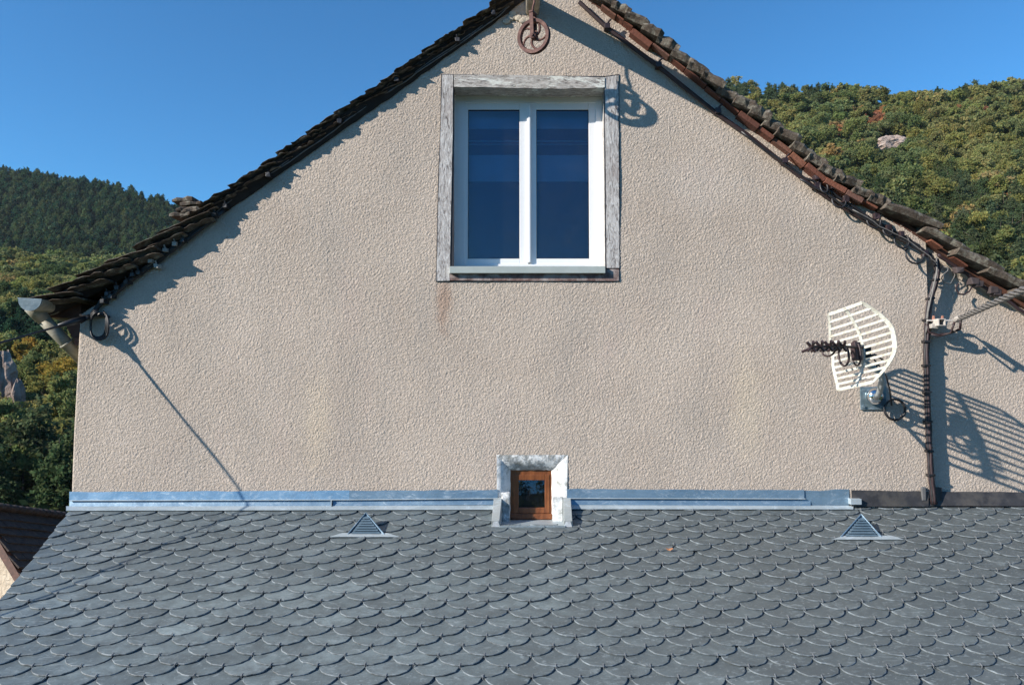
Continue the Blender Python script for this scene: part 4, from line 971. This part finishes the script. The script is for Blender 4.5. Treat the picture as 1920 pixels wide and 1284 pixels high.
# ------------------------------------------------------------------ ground sheet and hills
def fbm(x, y, s, seed, oct=4):
    r = np.random.default_rng(seed); out = 0
    for o in range(oct):
        for _ in range(5):
            a = r.uniform(0, 2*np.pi); ph = r.uniform(0, 6.28); out = out + np.sin((x*np.cos(a)+y*np.sin(a))*2**o/s*r.uniform(.7, 1.3)+ph)/2**(o*.9)
    return out/5
rr_ = np.concatenate([[0, 4, 8, 14, 22, 32, 45, 60, 80], np.linspace(110, 900, 24), [1300, 2200, 4000, 7000]]); na = 96
A_ = np.linspace(0, 2*np.pi, na, endpoint=False)
X = rr_[:, None]*np.cos(A_)[None]; Y = rr_[:, None]*np.sin(A_)[None]; Z = np.interp(rr_, [0, 14, 80, 300, 7000], [-8.5, -9, -22, -34, -34])[:, None]+0*X
Z = Z+np.clip(fbm(X, Y, 60, 1), -1, 1)*np.interp(rr_, [0, 20, 100, 400], [0, .3, 1.5, 3])[:, None]
V = np.stack([X, Y, Z], -1).reshape(-1, 3); i = np.arange((len(rr_)-1)*na); a = (i//na)*na+i % na; bq = (i//na)*na+(i+1) % na
F = np.stack([a, a+na, bq+na, bq], -1)
gme = np_mesh('ground', V, F, [FLOOR], True); link('ground', gme)['kind'] = 'structure'

def dir_at(px, py, depth):
    """vectorised WD"""
    a, b_ = (px-960)/FPX, (642-py)/FPX; dy = cp-b_*sp
    return a/dy*depth, CY+depth+0*a, (sp+b_*cp)/dy*depth
class Hill:
    """slope described by a crest line, a foot line and their distances; goes on behind the crest and beyond both ends"""
    def __init__(s, name, crest, foot, dc, df, bow, seed, rough):
        s.crest = np.array(crest, float); s.foot = np.array(foot, float); s.dc = dc; s.df = df; s.bow = bow; s.seed = seed; s.rough = rough; s.name = name
    def at(s, px, t):
        px = np.asarray(px, float); t = np.asarray(t, float)
        yc = np.interp(px, s.crest[:, 0], s.crest[:, 1]); yf = np.interp(px, s.foot[:, 0], s.foot[:, 1])
        dC = np.interp(px, s.crest[:, 0], s.crest[:, 2]) if s.crest.shape[1] > 2 else s.dc+0*px
        x0, y0, z0 = dir_at(px, yf, s.df+0*px); x1, y1, z1 = dir_at(px, yc, dC)
        x = x0+(x1-x0)*t; y = y0+(y1-y0)*t
        zt = np.where(t <= 1, t+s.bow*np.sin(np.pi*np.clip(t, 0, 1)), 1-(t-1)*.25)
        z = z0+(z1-z0)*zt + fbm(x, y, s.rough[0], s.seed)*s.rough[1]*np.clip(1.15-np.abs(t-.5)*2, .0, 1)
        return x, y, z
    def build(s):
        px = np.linspace(s.crest[0, 0], s.crest[-1, 0], 90); t = np.concatenate([np.linspace(-.25, 1, 50), np.linspace(1.05, 1.6, 8)])
        PX, T = np.meshgrid(px, t); x, y, z = s.at(PX, T); V = np.stack([x, y, z], -1).reshape(-1, 3)
        n, m = PX.shape; i = np.arange((n-1)*(m-1)); a = (i//(m-1))*m+i % (m-1); F = np.stack([a, a+1, a+m+1, a+m], -1)
        o = link(s.name, np_mesh(s.name, V, F, [FLOOR], True)); o['kind'] = 'structure'
Hr = Hill('right_hillside', [(1040, 172), (1250, 168), (1380, 172), (1500, 183), (1600, 192), (1700, 196), (1800, 188), (1920, 176), (2150, 150), (2500, 120)], [(1040, 640), (1380, 640), (1920, 640), (2500, 640)], 400, 125, -.03, 3, (34, 4.5))
Hl = Hill('left_far_hillside', [(-700, 240), (-300, 290), (0, 328), (80, 340), (160, 352), (240, 368), (300, 388), (345, 410), (450, 450), (600, 505), (800, 560)], [(-700, 600), (0, 590), (800, 640)], 640, 420, .0, 5, (70, 5))
Hn = Hill('left_near_hillside', [(-700, 470), (-200, 480), (0, 492), (80, 500), (160, 505), (260, 500), (400, 520), (700, 560)], [(-700, 1000), (0, 975), (200, 975), (700, 975)], 330, 74, .04, 9, (30, 2.2))
for h in (Hr, Hl, Hn): h.build()

# ------------------------------------------------------------------ trees
def leaves(pts, size, rng, up=.35, k=1):
    """one randomly turned triangle or kite per point"""
    n = len(pts); a = rng.normal(size=(n, 3)); a /= np.linalg.norm(a, axis=1)[:, None]
    b_ = rng.normal(size=(n, 3)); b_[:, 2] *= up; a[:, 2] *= .6; a /= np.linalg.norm(a, axis=1)[:, None]; b_ -= a*(a*b_).sum(1)[:, None]; b_ /= np.linalg.norm(b_, axis=1)[:, None]
    sz = size*rng.uniform(.6, 1.35, (n, 1)); c = np.cross(a, b_)
    V = np.stack([pts-b_*sz, pts+c*sz*.55, pts+b_*sz, pts-c*sz*.55], 1).reshape(-1, 3)
    return V
def broad_crown(seed, n, H=7.0, R=2.6, size=.30):
    rng = np.random.default_rng(seed); nc = rng.integers(11, 22); P = []
    cs = []
    for _ in range(nc):
        v = rng.normal(size=3); v /= np.linalg.norm(v); q = rng.uniform(.25, .8)**.6
        cs.append((np.array([v[0]*R*q*1.1, v[1]*R*q*1.1, H*.58+v[2]*H*.34*q]), R*rng.uniform(.20, .50)))
    for c, r in cs:
        m = n//nc; v = rng.normal(size=(m, 3)); v /= np.linalg.norm(v, axis=1)[:, None]; q = rng.uniform(.55, 1.05, (m, 1)); v[:, 2] *= .85
        P.append(c+v*q*r+rng.normal(0, .12, (m, 3)))
    P = np.concatenate(P); P[:, 2] = np.maximum(P[:, 2], H*.16)
    return P, size
def pine_crown(seed, n, H=9.5, R=2.0, size=.30):
    rng = np.random.default_rng(seed); P = []; z = H*rng.uniform(.14, .28); tiers = 9
    for k in range(tiers):
        f = k/(tiers-1); zz = z+(H*.97-z)*f; rad = R*1.2*max(0, 1-f**2.2)**.8*(.7+.45*rng.random())+.35
        for _ in range(max(4, int(6*(1-f)+3))):
            a = rng.uniform(0, 2*np.pi); L = rad*rng.uniform(.6, 1.1); m = max(3, int(n/tiers/5*L/R*1.6))
            u = rng.uniform(.15, 1, m); P.append(np.stack([np.cos(a)*u*L+rng.normal(0, .26, m)*L**.5, np.sin(a)*u*L+rng.normal(0, .26, m)*L**.5, zz+u*L*.10+rng.normal(0, .30, m)], -1))
    return np.concatenate(P), size
def trunk_geo(H, r, seed, limbs=4):
    rng = random.Random(seed); b = MB(); b.tube([(0, 0, -.8), (rng.uniform(-.1, .1), rng.uniform(-.1, .1), H*.4), (rng.uniform(-.2, .2), rng.uniform(-.2, .2), H*.9)], [r*1.2, r*.8, r*.2], 5)
    for _ in range(limbs):
        z = H*rng.uniform(.3, .7); a = rng.uniform(0, 6.28); L = H*rng.uniform(.15, .25); b.tube([(0, 0, z), (math.cos(a)*L, math.sin(a)*L, z+L*.8)], [r*.45, r*.12], 4)
    return np.array([tuple(v) for v in b.v]), b.f
def crown_mesh(name, P, size, seed, dark=.22, quads=True):
    rng = np.random.default_rng(seed); V = leaves(P, size, rng); n = len(P); F = np.arange(n*4).reshape(n, 4)
    tint = rng.uniform(1-dark, 1+dark, (n, 1))*np.ones((n, 3)); tint[:, 0] *= rng.uniform(.85, 1.2, n); return V, F, tint
KINDS = {'broad': [], 'pine': []}
for v in range(5):
    P, sz = broad_crown(100+v, 2000, H=6.0+v*.6, R=2.3+.3*(v % 3), size=.24); Vc, Fc, T = crown_mesh('crown', P, sz, v)
    me = np_mesh('crown', Vc, Fc, [LEAF], False, T); tv, tf = trunk_geo(5, .13, v); tm = bpy.data.meshes.new('trunk'); tm.from_pydata([tuple(q) for q in tv], [], tf); tm.materials.append(BARK)
    Ps, ss = broad_crown(200+v, 620, H=6.0+v*.6, R=2.3+.3*(v % 3), size=.42); KINDS['broad'].append((me, tm, crown_mesh('c', Ps, ss, v)))
for v in range(5):
    P, sz = pine_crown(300+v, 1700, H=7.4+v*.5, R=1.9+.2*(v % 3), size=.26); Vc, Fc, T = crown_mesh('crown', P, sz, v)
    me = np_mesh('crown', Vc, Fc, [LEAF], False, T); tv, tf = trunk_geo(9, .15, v, 3); tm = bpy.data.meshes.new('trunk'); tm.from_pydata([tuple(q) for q in tv], [], tf); tm.materials.append(BARK)
    Ps, ss = pine_crown(400+v, 560, H=7.4+v*.5, R=1.9+.2*(v % 3), size=.44); KINDS['pine'].append((me, tm, crown_mesh('c', Ps, ss, v)))
FB = 2.3
TC = {'olive': (.098,.104,.038), 'yellowgreen': (.118,.116,.042), 'green': (.074,.090,.036), 'dark': (.040,.058,.026), 'pine': (.040,.056,.026), 'bluepine': (.044,.060,.030),
      'deep': (.018,.040,.022), 'orange': (.21,.105,.05), 'rust': (.17,.085,.05), 'yellow': (.13,.095,.024), 'gold': (.14,.11,.045)}
TC = {k: tuple(min(.5, c*(2.1 if k in ('deep', 'pine', 'bluepine') else FB)) for c in v) for k, v in TC.items()}
trng = random.Random(21); nrg = np.random.default_rng(8)
cand = []           # (distance, kind, colour, x, y, z, scale, hill, px, py)
def proj(x, y, z):
    d = (y-CY)*cp+z*sp; return 960+FPX*x/d, 642-FPX*(z*cp-(y-CY)*sp)/d
def scatter(h, px0, px1, n, pick, cs_=3.6, t0=0, t1=1.02):
    px = nrg.uniform(px0, px1, n*3); t = nrg.uniform(t0, t1, n*3); x, y, z = h.at(px, t)
    # thin out by cell so crowns are spaced like trees, not drops of rain
    cell = {}; out = []
    for i in range(n*3):
        kx = (int(x[i]//cs_), int(y[i]//cs_))
        if kx in cell: continue
        cell[kx] = 1; out.append(i)
        if len(out) >= n: break
    for i in out:
        d = math.hypot(x[i], y[i]-CY); ix, iy = proj(x[i], y[i], z[i]+3); kind, col, sc = pick(ix, iy, t[i])
        if kind: cand.append((d, kind, col, x[i], y[i], z[i], sc, h.name, ix, iy))
def nz(ix, iy, s, seed): return float(fbm(np.array(ix*1.), np.array(iy*1.), s, seed, 3))
def pick_right(ix, iy, t):
    q = nz(ix, iy, 70, 4); r = trng.random()
    low = iy > 330+max(0, (1650-ix))*.25 and q > -.45
    if iy < 200 and (ix < 1545 and r < .8): return 'pine', 'bluepine', trng.uniform(.7, 1.0)
    if iy < 186 and r < .55: return 'pine', 'pine', trng.uniform(.55, 1.15)
    if low and r < .62: return 'pine', 'bluepine' if r < .4 else 'pine', trng.uniform(.7, 1.1)
    if ix > 1820 and 380 < iy < 500 and r < .3: return 'broad', 'yellowgreen', trng.uniform(.8, 1.1)
    for cx, cy, rad in ((1570, 242, 9), (1650, 218, 13), (1632, 228, 10), (1790, 215, 10), (1852, 217, 8), (1887, 385, 13), (1600, 212, 8)):
        if math.hypot(ix-cx, iy-cy) < rad: return 'broad', ('orange' if r < .7 else 'rust'), .8
    if math.hypot((ix-1672)/34, (iy-272)/20) < 1: return None, 0, 0
    c = 'yellowgreen' if q+r*.6 > 1.0 else 'olive' if q+r*.9 > .30 else 'green' if r < .75 else 'dark'
    if r > .98: c = 'gold'
    return 'broad', c, trng.choice((trng.uniform(.55, .9), trng.uniform(.9, 1.6)))
def pick_far(ix, iy, t):
    return 'pine', trng.choice(['deep', 'deep', 'pine', 'dark']), trng.uniform(.95, 1.35)
def pick_near(ix, iy, t):
    q = nz(ix, iy, 55, 6); r = trng.random()
    if math.hypot((ix-8)/22, (iy-740)/62) < 1: return None, 0, 0
    if iy > 850: return ('pine', trng.choice(['pine', 'dark', 'pine']), trng.uniform(.8, 1.1)) if r < .75 else ('broad', 'green', .8)
    for cx, cy, rad in ((55, 668, 17), (140, 695, 10), (108, 706, 11), (8, 545, 14), (40, 560, 9), (20, 500, 14)):
        if math.hypot(ix-cx, iy-cy) < rad: return 'broad', 'yellow' if cy > 600 else 'gold', .85
    if 600 < iy < 650 and ix < 90: return 'pine', 'deep', .8
    if iy > 665: return 'broad', 'yellowgreen' if r > .45 else 'olive' if r > .15 else 'green', trng.uniform(.6, 1.0)
    return 'broad', ('green' if r < .45 else 'dark' if r < .6 else 'olive'), trng.uniform(.6, 1.15)
scatter(Hr, 1300, 2060, 1900, pick_right, 4.6); scatter(Hl, -80, 420, 1900, pick_far, 3.6); scatter(Hn, -90, 330, 900, pick_near, 3.8)
for ix, sc in ((1612, 1.05), (1828, 1.15), (1800, .7), (1548, .75), (1562, .7), (1590, .6), (1880, 1.0), (1900, 1.1), (1866, .8), (1700, .5), (1760, .6), (1910, 1.0)):
    x, y, z = Hr.at(ix, 1.0); cand.append((math.hypot(x, y), 'pine', 'pine', float(x), float(y), float(z), sc, Hr.name, ix, 170))
# individuals: the nearest ones in view of each kind; every other tree goes into the wood of its hillside
def seen(c):
    ix, iy = c[8], c[9]
    if not (-25 < ix < 1945): return False
    if ix < 400: return iy < 965 and (ix < 150 or iy < 540-(ix-150)*.75)
    return ix > 1380 and iy < 175+(ix-1380)*.68
LAB = {('right_hillside', 'broad'): ('autumn {c} broadleaf tree in the wood on the right hillside', 'broadleaf trees on the right hillside'),
       ('right_hillside', 'pine'): ('{c} pine tree among broadleaves on the right hillside', 'pines on the right hillside'),
       ('left_far_hillside', 'pine'): ('dark pine tree on the shaded far hillside at the left', 'pines on the shaded far left hillside'),
       ('left_near_hillside', 'broad'): ('{c} broadleaf tree on the near slope beside the left gutter', 'broadleaf trees on the near left slope'),
       ('left_near_hillside', 'pine'): ('{c} pine with bare trunk on the slope behind the neighbouring roof', 'pines on the near left slope')}
CN = {'olive': 'olive green', 'yellowgreen': 'yellow-green', 'green': 'mid green', 'dark': 'dark green', 'pine': 'dark green', 'bluepine': 'bluish green', 'deep': 'deep green', 'orange': 'orange', 'rust': 'rust red', 'yellow': 'bright yellow', 'gold': 'golden'}
chosen = set()
for kind in ('broad', 'pine'):
    L = sorted([(c[0]/c[6] - (900 if c[2] in ('orange', 'rust', 'yellow') or (c[9] <= 171 and c[7] == 'right_hillside') else 0), i) for i, c in enumerate(cand) if c[1] == kind and seen(c)])
    chosen |= {i for _, i in L[:275]}
bulk = {}
for i, c in enumerate(cand):
    d, kind, col, x, y, z, sc, hill, ix, iy = c; v = trng.randrange(5); me, tm, low = KINDS[kind][v]; rot = trng.uniform(0, 6.28); tc = TC[col]; g = trng.uniform(.8, 1.22)
    colr = (tc[0]*g*trng.uniform(.9, 1.12), tc[1]*g, tc[2]*g*trng.uniform(.85, 1.15))
    sx_ = sc*trng.uniform(.9, 1.15)
    if i in chosen:
        lab, grp = LAB.get((hill, kind), LAB[('left_near_hillside', kind)])
        size_ = 'small ' if sc < .85 else 'tall ' if sc > 1.12 else ''; lab = size_+lab
        if hill == 'right_hillside': lab = lab.replace('on the right hillside', 'near the crest of the right hillside' if iy < 215 else 'high on the right hillside' if iy < 290 else 'halfway down the right hillside' if iy < 380 else 'low on the right hillside')
        if hill == 'left_near_hillside' and kind == 'broad': lab = lab.replace('beside the left gutter', 'above the left gutter' if iy < 560 else 'level with the left gutter' if iy < 660 else 'below the left gutter')
        r = empty('pine_tree' if kind == 'pine' else 'broadleaf_tree', (x, y, z), label=lab.format(c=CN[col]), cat='tree', group=grp)
        r.rotation_euler = (0, 0, rot); r.scale = (sx_, sx_, sc)
        for nm, mm in (('crown', me), ('trunk', tm)):
            o = bpy.data.objects.new(nm, mm); COL.objects.link(o); o.parent = r; o.color = (*colr, 1)
    else:
        Vl, Fl, Tl = low; cr, sr = math.cos(rot), math.sin(rot)
        Vw = np.stack([(Vl[:, 0]*cr-Vl[:, 1]*sr)*sx_+x, (Vl[:, 0]*sr+Vl[:, 1]*cr)*sx_+y, Vl[:, 2]*sc+z], -1); bulk.setdefault(hill, []).append((Vw, Tl*np.array(colr)))
for hill, L in bulk.items():
    V = np.concatenate([a for a, _ in L]); T = np.concatenate([t for _, t in L]); F = np.arange(len(V)).reshape(-1, 4)
    o = link('wood', np_mesh('wood', V, F, [LEAF], False, T)); o['kind'] = 'stuff'
    o['label'] = {'right_hillside': 'mixed autumn wood covering the right hillside', 'left_far_hillside': 'dark pine wood covering the shaded far left hillside'}.get(hill, 'green wood covering the near slope at the left'); o['category'] = 'wood'
# undergrowth between the trees
def bushes(h, px0, px1, n, cols):
    px = nrg.uniform(px0, px1, n); t = nrg.uniform(.0, 1, n); x, y, z = h.at(px, t); k = 9
    P = np.repeat(np.stack([x, y, z+.4], -1), k, 0)+nrg.normal(0, 1, (n*k, 3))*np.array([.9, .9, .5]); V = leaves(P, .5, nrg)
    T = np.repeat(np.array([TC[c] for c in cols])[nrg.integers(0, len(cols), n)], k, 0)*nrg.uniform(.6, 1.3, (n*k, 1)); o = link('undergrowth', np_mesh('undergrowth', V, np.arange(len(V)).reshape(-1, 4), [LEAF], False, T)); o['kind'] = 'stuff'
bushes(Hr, 1330, 2000, 5000, ['olive', 'green', 'yellowgreen']); bushes(Hn, -80, 300, 3500, ['green', 'olive', 'dark'])

# rocks in the woods
def rock(name, px, py, depth, w, h, d, label, seed, top=None):
    c = WD(px, py, depth); rg = np.random.default_rng(seed); n, m = 26, 20; V = []
    for i in range(m+1):
        for j in range(n):
            th = 2*math.pi*j/n; v = i/m; prof = math.sin(math.pi*min(.97, .12+v*.86))**.45
            p = np.array([math.cos(th)*w*prof, math.sin(th)*d*prof, (v-.5)*2*h])
            f = 1+.22*math.sin(3*th+seed)+.12*math.sin(7*th+v*9)+.10*math.sin(v*17+th*2)+rg.normal(0, .05)
            V.append((c.x+p[0]*f, c.y+p[1]*f, c.z+p[2]+rg.normal(0, h*.03)))
    F = [(i*n+j, i*n+(j+1) % n, (i+1)*n+(j+1) % n, (i+1)*n+j) for i in range(m) for j in range(n)]+[tuple(range(n-1, -1, -1)), tuple(m*n+j for j in range(n))]
    b = MB(); b.add(V, F); o = b.build(name, CLIFF, None); tag(o, label, 'rock')
def hd(h, px, py):      # depth at which a hill is seen at a pixel
    t = np.linspace(0, 1, 300); x, y, z = h.at(np.full(300, float(px)), t); _, iy = proj(x, y, z); return float(y[np.argmin(abs(iy-py))]-CY)
rock('cliff', 4, 735, hd(Hn, 10, 790)-1, 1.7, 5.6, 1.7, 'tall pinkish rock pillar among trees at the left picture edge', 2)
rock('cliff', 33, 752, hd(Hn, 30, 800), .8, 3.0, .8, 'small grey rock leaning beside the tall pinkish rock pillar', 7)
dd_ = hd(Hr, 1672, 285)
rock('rock_outcrop', 1672, 274, dd_-6, 6.6, 4.0, 4, 'pale pinkish rock outcrop amid the autumn trees on the right hillside', 3)
rock('rock_outcrop', 1824, 358, hd(Hr, 1824, 362)-6, 1.6, 1.0, 1.4, 'small white rock among the pines on the right hillside', 5)

# the wooded hillside across the valley, behind the photographer (mirrored in the panes)
az = np.linspace(math.radians(188), math.radians(352), 90); rd = np.concatenate([np.linspace(150, 380, 24), np.linspace(400, 560, 6)])
AZ, RD = np.meshgrid(az, rd); X = RD*np.cos(AZ); Y = CY+RD*np.sin(AZ)
env = np.interp(AZ, [math.radians(188), math.radians(215), math.radians(265), math.radians(300), math.radians(352)], [.15, .55, .92, 1.05, .3])
Z = -30+(np.interp(RD, [150, 380, 560], [0, 84, 60]))*env+fbm(X, Y, 45, 12)*6
V = np.stack([X, Y, Z], -1).reshape(-1, 3); n, m = X.shape; i = np.arange((n-1)*(m-1)); a = (i//(m-1))*m+i % (m-1)
link('far_hillside', np_mesh('far_hillside', V, np.stack([a, a+m, a+m+1, a+1], -1), [FLOOR], True))['kind'] = 'structure'
k = 60; n_ = 2200; ii = nrg.integers(0, len(V)-1, n_); P = np.repeat(V[ii]+nrg.normal(0, 3, (n_, 3))*np.array([1, 1, 0])+np.array([0, 0, 3.5]), k, 0)+nrg.normal(0, 1, (n_*k, 3))*np.array([1.7, 1.7, 2.0])
T = np.repeat(np.array([TC[c] for c in ('green', 'dark', 'olive', 'pine')])[nrg.integers(0, 4, n_)], k, 0)*nrg.uniform(.7, 1.2, (n_*k, 1)); Vl = leaves(P, 1.0, nrg)
o = link('wood', np_mesh('wood', Vl, np.arange(len(Vl)).reshape(-1, 4), [LEAF], False, T)); tag(o, 'green wood on the hillside mirrored in the small brown window', 'wood', kind='stuff')
# ------------------------------------------------------------------ thin autumn haze in the valley air
HZ = Mat('valley_haze'); HZ.N.remove(HZ.b); vp = HZ.n('ShaderNodeVolumePrincipled'); vp.inputs['Density'].default_value = .00005; vp.inputs['Color'].default_value = (.80,.88,.97,1); vp.inputs['Anisotropy'].default_value = .2
HZ.l(vp.outputs[0], HZ.N['Material Output'].inputs['Volume'])
b = MB(); b.box((-7200, -7200, -42), (7200, 7200, 205)); hz = b.build('haze', HZ.m); hz['kind'] = 'stuff'
S.cycles.volume_bounces = 0; S.cycles.volume_step_rate = 5
